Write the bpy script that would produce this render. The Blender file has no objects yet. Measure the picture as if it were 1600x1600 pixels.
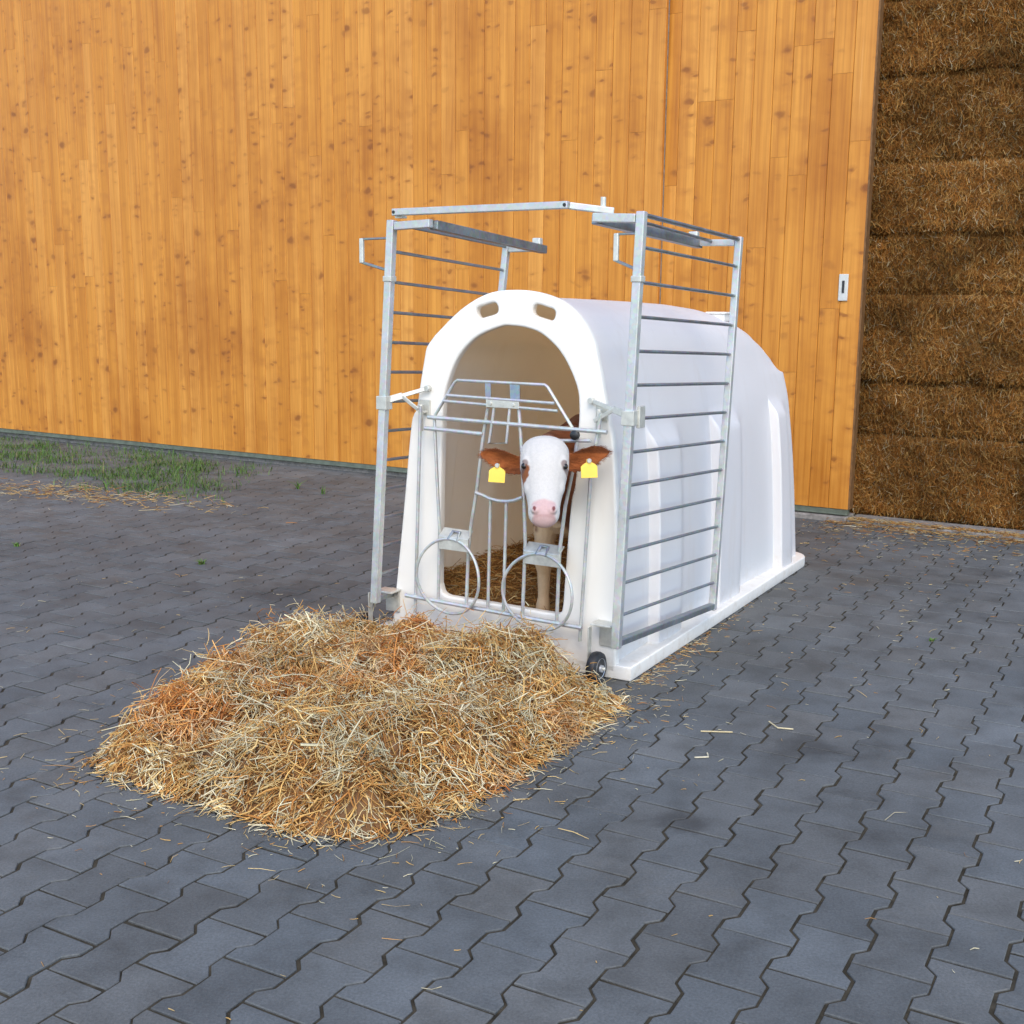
import bpy, bmesh, math, random
import numpy as np
from mathutils import Vector, Matrix
random.seed(7); rng = np.random.default_rng(7)
SC = bpy.context.scene; COL = SC.collection
R = math.radians

# ------------------------------------------------------------------ camera, sky, sun, exposure
CAM_H = 1.2815
cd = bpy.data.cameras.new('camera'); cam = bpy.data.objects.new('camera', cd); COL.objects.link(cam)
pitch, roll = 0.1824, 0.0097
fwd = Vector((0, math.cos(pitch), -math.sin(pitch))); up0 = Vector((0, math.sin(pitch), math.cos(pitch))); rt0 = Vector((1, 0, 0))
rt = math.cos(roll)*rt0 + math.sin(roll)*up0; up = -math.sin(roll)*rt0 + math.cos(roll)*up0
cam.matrix_world = Matrix(((rt.x, up.x, -fwd.x, 0), (rt.y, up.y, -fwd.y, 0), (rt.z, up.z, -fwd.z, CAM_H), (0, 0, 0, 1)))
cd.sensor_width = 36; cd.lens = 1858.24/1600*36; cd.shift_y = 9/1600
cd.clip_start = 0.05; cd.clip_end = 500
SC.camera = cam
SUN_AZ = Vector((0.02, -1.0)); SUN_EL = R(46)
w = bpy.data.worlds.new('World'); SC.world = w; w.use_nodes = True
nt = w.node_tree; bg = nt.nodes['Background']; sky = nt.nodes.new('ShaderNodeTexSky')
sky.sky_type = 'NISHITA'; sky.sun_disc = False; sky.sun_elevation = SUN_EL
sky.sun_rotation = math.atan2(SUN_AZ.x, SUN_AZ.y); sky.air_density = 1.0; sky.dust_density = 0.9; sky.ozone_density = 1.0
nt.links.new(sky.outputs[0], bg.inputs[0]); bg.inputs[1].default_value = 0.15
sd = bpy.data.lights.new('sun', 'SUN'); sun = bpy.data.objects.new('sun', sd); COL.objects.link(sun)
sd.energy = 0.68; sd.angle = R(30); sd.color = (1.0, 0.88, 0.68)
sv = Vector((SUN_AZ.x*math.cos(SUN_EL), SUN_AZ.y*math.cos(SUN_EL), math.sin(SUN_EL)))
sun.rotation_euler = sv.to_track_quat('Z', 'Y').to_euler()
SC.view_settings.view_transform = 'Standard'; SC.view_settings.look = 'None'
SC.view_settings.gamma = 1; SC.view_settings.exposure = 1.32
SC.cycles.diffuse_bounces = 6; SC.cycles.max_bounces = 12

# ------------------------------------------------------------------ helpers
def tag(o, label=None, cat=None, group=None, kind=None):
    if label: o['label'] = label
    if cat: o['category'] = cat
    if group: o['group'] = group
    if kind: o['kind'] = kind
    return o

def empty(name, loc=(0, 0, 0), rz=0.0):
    o = bpy.data.objects.new(name, None); COL.objects.link(o)
    o.location = loc; o.rotation_euler = (0, 0, rz); o.empty_display_size = 0.1
    return o

def link_mesh(name, me, mat, parent=None, smooth=False, bevel=0.0):
    o = bpy.data.objects.new(name, me); COL.objects.link(o)
    if mat: me.materials.append(mat)
    if parent: o.parent = parent
    if smooth:
        me.polygons.foreach_set('use_smooth', [True]*len(me.polygons))
    if bevel:
        b = o.modifiers.new('bevel', 'BEVEL'); b.width = bevel; b.segments = 2; b.limit_method = 'ANGLE'; b.angle_limit = R(40)
    return o

def np_mesh(name, V, F, cols=None):
    """V (n,3), F (m,k) quads or tris of one size, cols (n,3) point colours"""
    me = bpy.data.meshes.new(name); V = np.asarray(V, np.float32); F = np.asarray(F, np.int32); k = F.shape[1]
    me.vertices.add(len(V)); me.vertices.foreach_set('co', V.ravel())
    me.loops.add(F.size); me.loops.foreach_set('vertex_index', F.ravel())
    me.polygons.add(len(F)); me.polygons.foreach_set('loop_start', np.arange(0, F.size, k, dtype=np.int32))
    me.polygons.foreach_set('loop_total', np.full(len(F), k, np.int32))
    me.update(calc_edges=True)
    if cols is not None: set_cols(me, cols)
    return me

def set_cols(me, cols):
    a = me.color_attributes.new('Col', 'FLOAT_COLOR', 'POINT')
    c = np.ones((len(me.vertices), 4), np.float32); c[:, :3] = cols
    a.data.foreach_set('color', c.ravel())

class MB:
    """collects simple solids and links them as one mesh object"""
    def __init__(s): s.v = []; s.f = []; s.c = []
    def _add(s, vs, fs, col=None):
        n = len(s.v); s.v += [tuple(v) for v in vs]; s.f += [tuple(i+n for i in f) for f in fs]
        s.c += [col or (1, 1, 1)]*len(vs)
    def box(s, lo, hi, col=None):
        x0, y0, z0 = lo; x1, y1, z1 = hi
        s._add([(x0,y0,z0),(x1,y0,z0),(x1,y1,z0),(x0,y1,z0),(x0,y0,z1),(x1,y0,z1),(x1,y1,z1),(x0,y1,z1)],
               [(0,3,2,1),(4,5,6,7),(0,1,5,4),(1,2,6,5),(2,3,7,6),(3,0,4,7)], col)
        return s
    def bar(s, p0, p1, w=0.03, d=None, ref=(0, 1, 0), col=None):
        """rectangular bar from p0 to p1; d is the size along ref"""
        d = d or w; p0 = Vector(p0); p1 = Vector(p1); t = (p1-p0).normalized(); r = Vector(ref)
        r = (r - t*r.dot(t)).normalized(); q = t.cross(r)
        vs = [p + r*(sr*d/2) + q*(sq*w/2) for p in (p0, p1) for sr, sq in ((-1,-1),(1,-1),(1,1),(-1,1))]
        s._add(vs, [(0,1,2,3),(7,6,5,4),(0,4,5,1),(1,5,6,2),(2,6,7,3),(3,7,4,0)], col)
        return s
    def tube(s, pts, r, n=8, closed=False, col=None):
        P = [Vector(p) for p in pts]; m = len(P); rad = r if hasattr(r, '__len__') else [r]*m
        prev = None; vs = []
        for i in range(m):
            if closed: t = P[(i+1) % m]-P[i-1]
            else: t = P[min(i+1, m-1)]-P[max(i-1, 0)]
            t.normalize()
            if prev is None:
                a = Vector((0, 0, 1)) if abs(t.z) < 0.9 else Vector((1, 0, 0)); u = (a - t*a.dot(t)).normalized()
            else: u = (prev - t*prev.dot(t)).normalized()
            prev = u; b = t.cross(u)
            for k in range(n):
                an = 2*math.pi*k/n; vs.append(P[i] + (u*math.cos(an)+b*math.sin(an))*rad[i])
        fs = []
        for i in range(m if closed else m-1):
            j = (i+1) % m
            for k in range(n): fs.append((i*n+k, i*n+(k+1) % n, j*n+(k+1) % n, j*n+k))
        if not closed: fs += [tuple(range(n))[::-1], tuple((m-1)*n+k for k in range(n))]
        s._add(vs, fs, col); return s
    def lathe(s, c, axis, prof, n=24, col=None):
        """prof: (offset along axis, radius)"""
        c = Vector(c); t = Vector(axis).normalized(); a = Vector((0, 0, 1)) if abs(t.z) < 0.9 else Vector((1, 0, 0))
        u = (a - t*a.dot(t)).normalized(); b = t.cross(u); vs = []
        for o, r in prof:
            for k in range(n):
                an = 2*math.pi*k/n; vs.append(c + t*o + (u*math.cos(an)+b*math.sin(an))*r)
        fs = [(i*n+k, i*n+(k+1) % n, (i+1)*n+(k+1) % n, (i+1)*n+k) for i in range(len(prof)-1) for k in range(n)]
        fs += [tuple(range(n))[::-1], tuple((len(prof)-1)*n+k for k in range(n))]
        s._add(vs, fs, col); return s
    def prism(s, pts, d, col=None):
        """polygon pts (3D) extruded by vector d"""
        n = len(pts); d = Vector(d); vs = [Vector(p) for p in pts] + [Vector(p)+d for p in pts]
        s._add(vs, [tuple(range(n))[::-1], tuple(range(n, 2*n))] + [(i, (i+1) % n, n+(i+1) % n, n+i) for i in range(n)], col)
        return s
    def build(s, name, mat, parent=None, smooth=False, bevel=0.0, cols=False):
        me = bpy.data.meshes.new(name); me.from_pydata(s.v, [], s.f)
        bm = bmesh.new(); bm.from_mesh(me); bmesh.ops.recalc_face_normals(bm, faces=bm.faces); bm.to_mesh(me); bm.free()
        if cols: set_cols(me, np.array(s.c))
        o = link_mesh(name, me, mat, parent, False, bevel)
        if smooth: me.set_sharp_from_angle(angle=R(35)); me.polygons.foreach_set('use_smooth', [True]*len(me.polygons))
        return o

def smooth01(x, a, b):
    t = np.clip((x-a)/(b-a), 0, 1); return t*t*(3-2*t)

def vnoise(x, y, seed=0):
    """cheap smooth value noise on arrays"""
    xi = np.floor(x).astype(int); yi = np.floor(y).astype(int); xf = x-xi; yf = y-yi
    def h(i, j):
        n = (i*374761393 + j*668265263 + seed*974711) & 0x7fffffff
        n = ((n ^ (n >> 13))*1274126177) & 0x7fffffff
        return (n % 100000)/100000.0
    u = xf*xf*(3-2*xf); v = yf*yf*(3-2*yf)
    return (h(xi, yi)*(1-u)+h(xi+1, yi)*u)*(1-v) + (h(xi, yi+1)*(1-u)+h(xi+1, yi+1)*u)*v

# ------------------------------------------------------------------ materials
class NT:
    def __init__(s, name, rough=0.5, metal=0.0, spec=0.5):
        s.m = bpy.data.materials.new(name); s.m.use_nodes = True; s.t = s.m.node_tree; s.N = s.t.nodes
        s.p = s.N['Principled BSDF']; s.p.inputs['Roughness'].default_value = rough
        s.p.inputs['Metallic'].default_value = metal; s.p.inputs['Specular IOR Level'].default_value = spec
    def n(s, typ, **kw):
        nd = s.N.new(typ)
        for k, v in kw.items():
            if k.startswith('i_'):
                key = k[2:]; nd.inputs[int(key) if key.isdigit() else key.replace('_', ' ')].default_value = v
            else: setattr(nd, k, v)
        return nd
    def l(s, a, b): s.t.links.new(a, b)
    def coords(s, kind='Object'): return s.n('ShaderNodeTexCoord').outputs[kind]
    def mapped(s, src, scale=(1, 1, 1), loc=(0, 0, 0)):
        m = s.n('ShaderNodeMapping'); m.inputs['Scale'].default_value = scale; m.inputs['Location'].default_value = loc
        s.l(src, m.inputs['Vector']); return m.outputs[0]
    def noise(s, vec, scale=5, detail=4, rough=0.55):
        nd = s.n('ShaderNodeTexNoise'); nd.inputs['Scale'].default_value = scale; nd.inputs['Detail'].default_value = detail
        nd.inputs['Roughness'].default_value = rough; s.l(vec, nd.inputs['Vector']); return nd.outputs['Fac']
    def ramp(s, fac, stops):
        r = s.n('ShaderNodeValToRGB'); e = r.color_ramp.elements
        while len(e) < len(stops): e.new(0.5)
        for el, (p, c) in zip(e, stops):
            el.position = p; el.color = (*c, 1) if hasattr(c, '__len__') else (c, c, c, 1)
        s.l(fac, r.inputs[0]); return r.outputs[0]
    def mix(s, fac, a, b, mode='MIX'):
        m = s.n('ShaderNodeMix', data_type='RGBA', blend_type=mode)
        for sock, v in ((m.inputs[0], fac), (m.inputs[6], a), (m.inputs[7], b)):
            if isinstance(v, (int, float)): sock.default_value = v
            elif isinstance(v, tuple): sock.default_value = (*v, 1)
            else: s.l(v, sock)
        return m.outputs[2]
    def math(s, op, a, b=0.0):
        m = s.n('ShaderNodeMath', operation=op)
        for sock, v in ((m.inputs[0], a), (m.inputs[1], b)):
            if isinstance(v, (int, float)): sock.default_value = v
            else: s.l(v, sock)
        return m.outputs[0]
    def bump(s, h, strength=0.3, dist=0.01):
        b = s.n('ShaderNodeBump'); b.inputs['Strength'].default_value = strength; b.inputs['Distance'].default_value = dist
        s.l(h, b.inputs['Height']); s.l(b.outputs[0], s.p.inputs['Normal'])
    def base(s, c):
        if isinstance(c, tuple): s.p.inputs['Base Color'].default_value = (*c, 1)
        else: s.l(c, s.p.inputs['Base Color'])
    def rough(s, r): s.l(r, s.p.inputs['Roughness'])
    def attr(s): return s.n('ShaderNodeVertexColor', layer_name='Col').outputs[0]

def m_plain(name, col, rough=0.5, metal=0.0, var=0.12, scale=30, spec=0.5, bump=0.0):
    t = NT(name, rough, metal, spec); co = t.coords(); n = t.noise(co, scale, 5)
    lo = tuple(c*(1-var) for c in col); hi = tuple(min(1, c*(1+var)) for c in col)
    t.base(t.ramp(n, [(0.3, lo), (0.7, hi)]))
    t.rough(t.ramp(t.noise(co, scale*0.7, 3), [(0.3, max(0, rough-0.08)), (0.7, min(1, rough+0.08))]))
    if bump: t.bump(n, bump, 0.004)
    return t.m

def m_plastic(name, col, rough=0.35, glow=None):
    t = NT(name, rough); co = t.coords()
    big = t.noise(co, 1.7, 4); mid = t.noise(t.mapped(co, (9, 9, 2)), 1.0, 5, 0.65)
    c = t.ramp(big, [(0.35, tuple(x*0.95 for x in col)), (0.65, col)])
    # thin straw-dust soiling near the foot
    sep = t.n('ShaderNodeSeparateXYZ'); t.l(co, sep.inputs[0])
    h = t.math('SUBTRACT', 0.16, sep.outputs[2]); h = t.math('MULTIPLY', h, 4.0)
    dirt = t.math('MULTIPLY', t.math('MAXIMUM', h, 0.0), t.ramp(t.noise(co, 22, 6, 0.7), [(0.5, 0.0), (0.75, 1.0)]))
    streak = t.math('MULTIPLY', t.ramp(mid, [(0.55, 0.0), (0.8, 1.0)]), 0.20)
    c = t.mix(t.math('MINIMUM', t.math('ADD', dirt, streak), 0.55), c, (0.55, 0.45, 0.33))
    t.base(c); t.rough(t.ramp(mid, [(0.3, rough-0.06), (0.7, rough+0.12)]))
    t.bump(t.noise(co, 3.5, 3), 0.10, 0.006)
    if glow:      # thin moulded polyethylene lets a little light through
        tr = t.n('ShaderNodeBsdfTranslucent'); tr.inputs[0].default_value = (*glow, 1)
        mx = t.n('ShaderNodeMixShader'); mx.inputs[0].default_value = 0.22; t.l(t.p.outputs[0], mx.inputs[1]); t.l(tr.outputs[0], mx.inputs[2])
        t.l(mx.outputs[0], t.N['Material Output'].inputs[0])
    return t.m

def m_galv(name, col=(0.50, 0.52, 0.53), rough=0.42, metal=0.75):
    t = NT(name, rough, metal); co = t.coords()
    v = t.n('ShaderNodeTexVoronoi'); v.inputs['Scale'].default_value = 90; t.l(co, v.inputs['Vector'])
    n = t.noise(co, 14, 5); c = t.ramp(n, [(0.3, tuple(x*0.78 for x in col)), (0.7, col)])
    t.base(t.mix(0.18, c, v.outputs['Color'], 'SOFT_LIGHT')); t.rough(t.ramp(n, [(0.3, rough-0.1), (0.7, rough+0.14)]))
    t.bump(n, 0.12, 0.002); return t.m

def m_attr(name, rough=0.7, spec=0.3, var=0.25, scale=60, bump=0.0, trans=False):
    t = NT(name, rough, 0, spec); co = t.coords(); n = t.noise(co, scale, 4)
    t.base(t.mix(1.0, t.attr(), t.ramp(n, [(0.25, 1-var), (0.75, 1.0)]), 'MULTIPLY'))
    if bump: t.bump(n, bump, 0.004)
    return t.m

def m_paver():
    t = NT('concrete_paver', 0.7, 0, 0.3); co = t.coords()
    big = t.noise(co, 0.9, 4, 0.6); mid = t.noise(co, 6, 5, 0.65); fine = t.noise(co, 170, 3, 0.7); grit = t.noise(co, 420, 2)
    c = t.mix(1.0, t.attr(), t.ramp(big, [(0.3, (0.76, 0.75, 0.74)), (0.7, (1.14, 1.14, 1.14))]), 'MULTIPLY')
    c = t.mix(1.0, c, t.ramp(mid, [(0.26, (0.66, 0.65, 0.63)), (0.5, (1.0, 1.0, 1.0)), (0.75, (1.22, 1.22, 1.23))]), 'MULTIPLY')
    c = t.mix(1.0, c, t.ramp(fine, [(0.25, (0.72, 0.72, 0.72)), (0.75, (1.24, 1.24, 1.24))]), 'MULTIPLY')
    # straw dust caught on the surface, and pale lime specks
    c = t.mix(t.ramp(t.noise(co, 2.3, 6, 0.75), [(0.56, 0.0), (0.8, 0.35)]), c, (0.16, 0.13, 0.095))
    c = t.mix(t.ramp(grit, [(0.70, 0.0), (0.76, 0.5)]), c, (0.30, 0.30, 0.29))
    # dark oily stains
    for (x, y, r, k) in ((0.88, 3.30, 0.13, 0.45), (0.42, 2.78, 0.09, 0.5), (-1.02, 5.02, 0.22, 0.5), (2.3, 5.6, 0.16, 0.4), (-1.55, 2.62, 0.16, 0.25)):
        d = t.n('ShaderNodeVectorMath', operation='DISTANCE'); t.l(co, d.inputs[0]); d.inputs[1].default_value = (x, y, 0)
        e = t.math('ADD', d.outputs['Value'], t.math('MULTIPLY', t.math('SUBTRACT', mid, 0.5), r*1.8))
        c = t.mix(t.ramp(e, [(r*0.35, k), (r, 0.0)]), c, (0.030, 0.029, 0.028))
    t.base(c); t.rough(t.ramp(mid, [(0.3, 0.66), (0.7, 0.85)]))
    t.bump(t.math('ADD', fine, t.math('MULTIPLY', grit, 0.6)), 0.35, 0.0022); return t.m

def m_wood():
    t = NT('varnished_spruce', 0.5, 0, 0.35); co = t.coords(); A = t.n('ShaderNodeVertexColor', layer_name='Col').outputs[0]
    sep = t.n('ShaderNodeSeparateColor'); t.l(A, sep.inputs[0]); tint, off, tone = sep.outputs[0], sep.outputs[1], sep.outputs[2]
    cmb = t.n('ShaderNodeCombineXYZ'); t.l(t.math('MULTIPLY', off, 37.0), cmb.inputs[0]); t.l(t.math('MULTIPLY', off, 91.0), cmb.inputs[2])
    add = t.n('ShaderNodeVectorMath', operation='ADD'); t.l(co, add.inputs[0]); t.l(cmb.outputs[0], add.inputs[1]); co2 = add.outputs[0]
    grain = t.noise(t.mapped(co2, (70, 6, 1.6)), 1.0, 5, 0.6); band = t.noise(t.mapped(co2, (16, 6, 0.45)), 1.0, 3, 0.5)
    c = t.ramp(tint, [(0.0, (0.53, 0.206, 0.023)), (0.5, (0.59, 0.244, 0.033)), (1.0, (0.64, 0.285, 0.053))])
    c = t.mix(1.0, c, t.ramp(grain, [(0.25, (0.78, 0.70, 0.58)), (0.55, (1.0, 1.0, 1.0)), (0.85, (1.10, 1.16, 1.35))]), 'MULTIPLY')
    c = t.mix(1.0, c, t.ramp(band, [(0.3, (0.84, 0.76, 0.62)), (0.65, (1.06, 1.08, 1.12))]), 'MULTIPLY')
    # knots: small, wider than high, each with a darker halo
    wob = t.n('ShaderNodeTexNoise'); wob.inputs['Scale'].default_value = 14; t.l(co2, wob.inputs['Vector'])
    mm = t.n('ShaderNodeVectorMath', operation='MULTIPLY_ADD'); t.l(wob.outputs['Color'], mm.inputs[0]); mm.inputs[1].default_value = (0.05, 0, 0.055); t.l(co2, mm.inputs[2])
    for sc, lo, hi, st, loc in (((5, 0.01, 7.5), 0.095, 0.20, 0.92, (0, 0, 0)), ((9, 0.01, 19), 0.12, 0.24, 0.80, (3.1, 0, 7.7))):
        v = t.n('ShaderNodeTexVoronoi'); v.inputs['Scale'].default_value = 1.0; t.l(t.mapped(mm.outputs[0], sc, loc), v.inputs['Vector'])
        s2 = t.n('ShaderNodeSeparateColor'); t.l(v.outputs['Color'], s2.inputs[0])
        keep = t.math('MULTIPLY', t.ramp(s2.outputs[0], [(0.45, 0.0), (0.62, 1.0)]), t.ramp(tone, [(0.15, 0.25), (0.6, 1.0)]))
        k = t.math('MULTIPLY', t.ramp(v.outputs['Distance'], [(lo, 1.0), (hi, 0.0)]), keep)
        c = t.mix(t.math('MULTIPLY', k, st), c, (0.16, 0.045, 0.008))
        halo = t.math('MULTIPLY', t.ramp(v.outputs['Distance'], [(hi, 1.0), (hi*2.6, 0.0)]), keep)
        c = t.mix(t.math('MULTIPLY', halo, 0.42), c, (0.40, 0.14, 0.020))
    patch = t.noise(t.mapped(co, (0.9, 1, 0.7)), 1.0, 5, 0.65)
    c = t.mix(1.0, c, t.ramp(patch, [(0.30, (0.76, 0.66, 0.50)), (0.5, (1, 1, 1)), (0.72, (1.05, 1.08, 1.14))]), 'MULTIPLY')
    drip = t.noise(t.mapped(co2, (40, 4, 0.9)), 1.0, 6, 0.7)
    c = t.mix(t.ramp(drip, [(0.60, 0.0), (0.78, 0.45)]), c, (0.36, 0.135, 0.018))
    c = t.mix(t.ramp(drip, [(0.22, 0.45), (0.36, 0.0)]), c, (0.70, 0.42, 0.17))
    t.base(c); t.rough(t.ramp(grain, [(0.3, 0.42), (0.7, 0.60)]))
    t.bump(grain, 0.12, 0.002); return t.m

M = dict(
    plastic=m_plastic('warm_lit_polyethylene', (0.83, 0.795, 0.735), 0.38),  # the front's warm light is tinted into this white
    shell=m_plastic('cool_lit_polyethylene', (0.84, 0.845, 0.85), 0.38, (1.0, 0.60, 0.24)),  # same plastic, tinted cooler to carry the cool light on the sides
    galv=m_galv('galvanised_steel', (0.60, 0.605, 0.585), 0.42, 0.5), galv_dark=m_galv('galvanised_rod', (0.31, 0.33, 0.34), 0.40),
    zinc=m_plain('zinc_plate', (0.62, 0.61, 0.55), 0.45, 0.55, 0.15, 40),
    rubber=m_plain('black_rubber', (0.018, 0.018, 0.020), 0.55, 0, 0.3, 60),
    rim=m_plain('wheel_rim', (0.52, 0.54, 0.57), 0.4, 0.5, 0.2, 50),
    black=m_plain('black_plastic', (0.015, 0.015, 0.016), 0.4),
    paver=m_paver(), sand=m_plain('joint_sand', (0.052, 0.044, 0.031), 0.95, 0, 0.5, 25, 0.1),
    wood=m_wood(), rail=m_plain('door_rail', (0.15, 0.17, 0.13), 0.5, 0.4, 0.25, 18),
    sill=m_plain('concrete_sill', (0.22, 0.20, 0.18), 0.85, 0, 0.35, 30, 0.3, 0.3),
    edge=m_plain('bale_shade_edge', (0.16, 0.075, 0.022), 0.7, 0, 0.3, 30),  # leaf edge coloured dark for the shadow of the bales
    lock=m_plain('lock_plate', (0.58, 0.57, 0.53), 0.45, 0.3, 0.08, 40), 
    straw=m_attr('straw', 0.6, 0.4, 0.25, 90), strawbase=m_attr('straw_bed', 0.9, 0.1, 0.55, 55, 0.8),
    bale=m_attr('pressed_hay', 0.9, 0.1, 0.6, 60, 1.0), grass=m_attr('grass_blade', 0.6, 0.3, 0.25, 40),
    yellow=m_plain('yellow_tag', (0.90, 0.60, 0.07), 0.4, 0, 0.05, 30),
)

# ------------------------------------------------------------------ ground: sand bed and interlocking pavers
YAW = 0.50736; PP, OX, OY = 0.1348, 0.8955, 2.9428
gs = MB(); gs.box((-60, -40, -0.5), (60, 60, -0.0042)); g = gs.build('ground', M['sand']); tag(g, kind='structure')

def pavers():
    hw, wa = PP/2+0.0117, PP/2-0.0117; gap = 0.0068; Lh = 0.1
    half = [(hw, -Lh), (hw, -Lh+0.037), (wa, -0.037), (wa, 0.037), (hw, Lh-0.037), (hw, Lh)]
    out = np.array(half + [(-x, y) for x, y in half[::-1]])
    def inset(o, d):   # true polygon offset
        n = len(o); res = []
        for i in range(n):
            a, b, c = o[i-1], o[i], o[(i+1) % n]
            e1 = (b-a)/np.linalg.norm(b-a); e2 = (c-b)/np.linalg.norm(c-b)
            n1 = np.array([-e1[1], e1[0]]); n2 = np.array([-e2[1], e2[0]])
            m = (n1+n2)/(1+n1@n2); res.append(b+m*d)
        return np.array(res)
    if sum(out[i-1][0]*out[i][1]-out[i][0]*out[i-1][1] for i in range(12)) < 0: out = out[::-1]
    r0 = inset(out, gap*0.5); r1 = r0; r2 = inset(out, gap*0.5+0.0016)
    ring = np.concatenate([np.c_[r0, np.full(12, -0.03)], np.c_[r1, np.full(12, -0.0018)], np.c_[r2, np.zeros(12)]])
    us, vs = np.arange(-75, 60), np.arange(-25, 62); cs, sn = math.cos(YAW), math.sin(YAW); P = []
    for c in us:
        for v in vs:
            vv = (v + (0.5 if c % 2 else 0.0) + 0.5)*0.2      # centre of the stone
            x = OX + c*PP*cs + vv*sn; y = OY - c*PP*sn + vv*cs
            if -8.5 < x < 6.0 and -0.5 < y < 12.5:
                # behind the barn wall nothing is paved
                if (x-1.96)*0.512 + (y-6.885)*0.859 < 0.6: P.append((x, y))
    P = np.array(P); n = len(P); m = len(ring)
    rot = np.array([[cs, -sn], [sn, cs]])      # local (u,v) -> world
    loc = np.zeros((n, m, 3)); jit = rng.normal(0, 0.011, n)
    a = jit[:, None]; u = ring[None, :, 0]*np.cos(a) - ring[None, :, 1]*np.sin(a); v = ring[None, :, 0]*np.sin(a) + ring[None, :, 1]*np.cos(a)
    u = u + rng.normal(0, 0.0007, (n, 1)); v = v + rng.normal(0, 0.0009, (n, 1))
    loc[:, :, 0] = P[:, 0:1] + u*cs + v*sn; loc[:, :, 1] = P[:, 1:2] - u*sn + v*cs
    tilt = rng.normal(0, 0.0025, (n, 2, 1)); loc[:, :, 2] = ring[None, :, 2] + u*tilt[:, 0] + v*tilt[:, 1] + rng.normal(0, 0.0007, (n, 1)) - 0.0005
    quads = []
    for k in range(2):
        for i in range(12): j = (i+1) % 12; quads.append((k*12+i, k*12+j, (k+1)*12+j, (k+1)*12+i))
    quads = np.array(quads); top = np.arange(24, 36)
    me = bpy.data.meshes.new('pavement')
    me.vertices.add(n*m); me.vertices.foreach_set('co', loc.astype(np.float32).ravel())
    base = (np.arange(n)*m)[:, None]
    lq = (quads.ravel()[None] + base); lt = (top[None] + base)
    loops = np.concatenate([lq, lt], 1).astype(np.int32)
    starts = np.concatenate([np.arange(0, quads.size, 4), [quads.size]])[None] + (np.arange(n)*loops.shape[1])[:, None]
    tot = np.tile(np.array([4]*len(quads)+[12]), n)
    me.loops.add(loops.size); me.loops.foreach_set('vertex_index', loops.ravel())
    me.polygons.add(n*(len(quads)+1)); me.polygons.foreach_set('loop_start', starts.astype(np.int32).ravel()); me.polygons.foreach_set('loop_total', tot.astype(np.int32))
    me.update(calc_edges=True)
    tone = rng.normal(1, 0.062, n).clip(0.75, 1.25); warm = rng.normal(0, 0.018, n)
    c = np.stack([0.114*tone*(1+warm), 0.118*tone, 0.116*tone*(1-warm)], -1)
    set_cols(me, np.repeat(c, m, 0))
    me.polygons.foreach_set('use_smooth', [False]*len(me.polygons))
    o = link_mesh('pavement', me, M['paver']); tag(o, kind='structure')
pavers()

# ------------------------------------------------------------------ barn front: two sliding leaves of upright boards
E0 = Vector((1.960, 6.885, 0)); WROT = R(-30.8)
BW = 0.1165
def leaf(name, s0, s1, y0, label, top=4.7, width=BW, seg=(0.35, 1.7)):
    root = empty(name, E0, WROT); tag(root, label, 'barn door', 'sliding barn doors')
    mb = MB(); x = s1
    while x > s0+0.01:
        xl = max(x-width*random.uniform(0.97, 1.03), s0); z = 0.072; g0 = 0.0007; dy = random.uniform(0, 0.0022)
        while z < top:
            zl = min(z + random.uniform(*seg), top)
            if top-zl < 0.3: zl = top
            t = min(1, max(0, random.gauss(0.5, 0.24))); col = (t, random.random(), random.random()); ch = 0.003
            a0, a1, b0, b1 = xl+g0, x-g0, z+0.0006, zl-0.0006; yf = y0-dy
            vs = [(a0, y0+0.03, b0), (a1, y0+0.03, b0), (a1, y0+0.03, b1), (a0, y0+0.03, b1),
                  (a0, yf+ch, b0), (a1, yf+ch, b0), (a1, yf+ch, b1), (a0, yf+ch, b1),
                  (a0+ch, yf, b0), (a1-ch, yf, b0), (a1-ch, yf, b1), (a0+ch, yf, b1)]
            fs = [(8,9,10,11),(4,8,11,7),(9,5,6,10),(4,5,9,8),(11,10,6,7),(0,4,7,3),(5,1,2,6),(0,1,5,4),(7,6,2,3),(1,0,3,2)]
            mb._add(vs, fs, col); z = zl
        x = xl
    mb.build('board_panel', M['wood'], root, cols=True)
    # backing behind the boards, the steel bottom rail
    k = MB(); k.box((s0+0.01, y0+0.031, 0.08), (s1-0.004, y0+0.055, top)); k.build('backing_panel', M['sill'], root)
    r = MB(); r.box((s0, y0+0.004, 0.036), (s1-0.002, y0+0.05, 0.0705)); r.box((s0, y0-0.004, 0.036), (s1-0.002, y0+0.0035, 0.046)); r.build('bottom_rail', M['rail'], root, bevel=0.002)
    return root
leaf('sliding_door', -17.0, -1.235, -0.018, 'long orange wooden board wall left of the white calf hutch and behind it, running out of the photo', seg=(0.9, 4.0))
dr = leaf('sliding_door', -1.30, 0.0, 0.045, 'narrow orange board door leaf with a white lock plate, beside the dark hay bales', seg=(0.6, 2.8))
e = MB(); e.box((-0.0015, 0.047, 0.075), (0.010, 0.115, 4.7)); e.build('edge_board', M['edge'], dr)
lp = MB(); lp.box((-0.128, 0.034, 1.285), (-0.074, 0.0435, 1.437)); lk = lp.build('lock_plate', M['lock'], dr, bevel=0.003)
q = MB(); q.box((-0.108, 0.029, 1.33), (-0.094, 0.0345, 1.40)); q.build('recessed_handle', M['black'], lk, bevel=0.002)
st = MB(); st.box((-17.0, 0.012, -0.02), (-0.0, 0.20, 0.030)); st.box((0.002, 0.03, -0.02), (3.2, 0.26, 0.016))  # stretch under the leaves is added, blocks light through the dark gap
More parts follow.
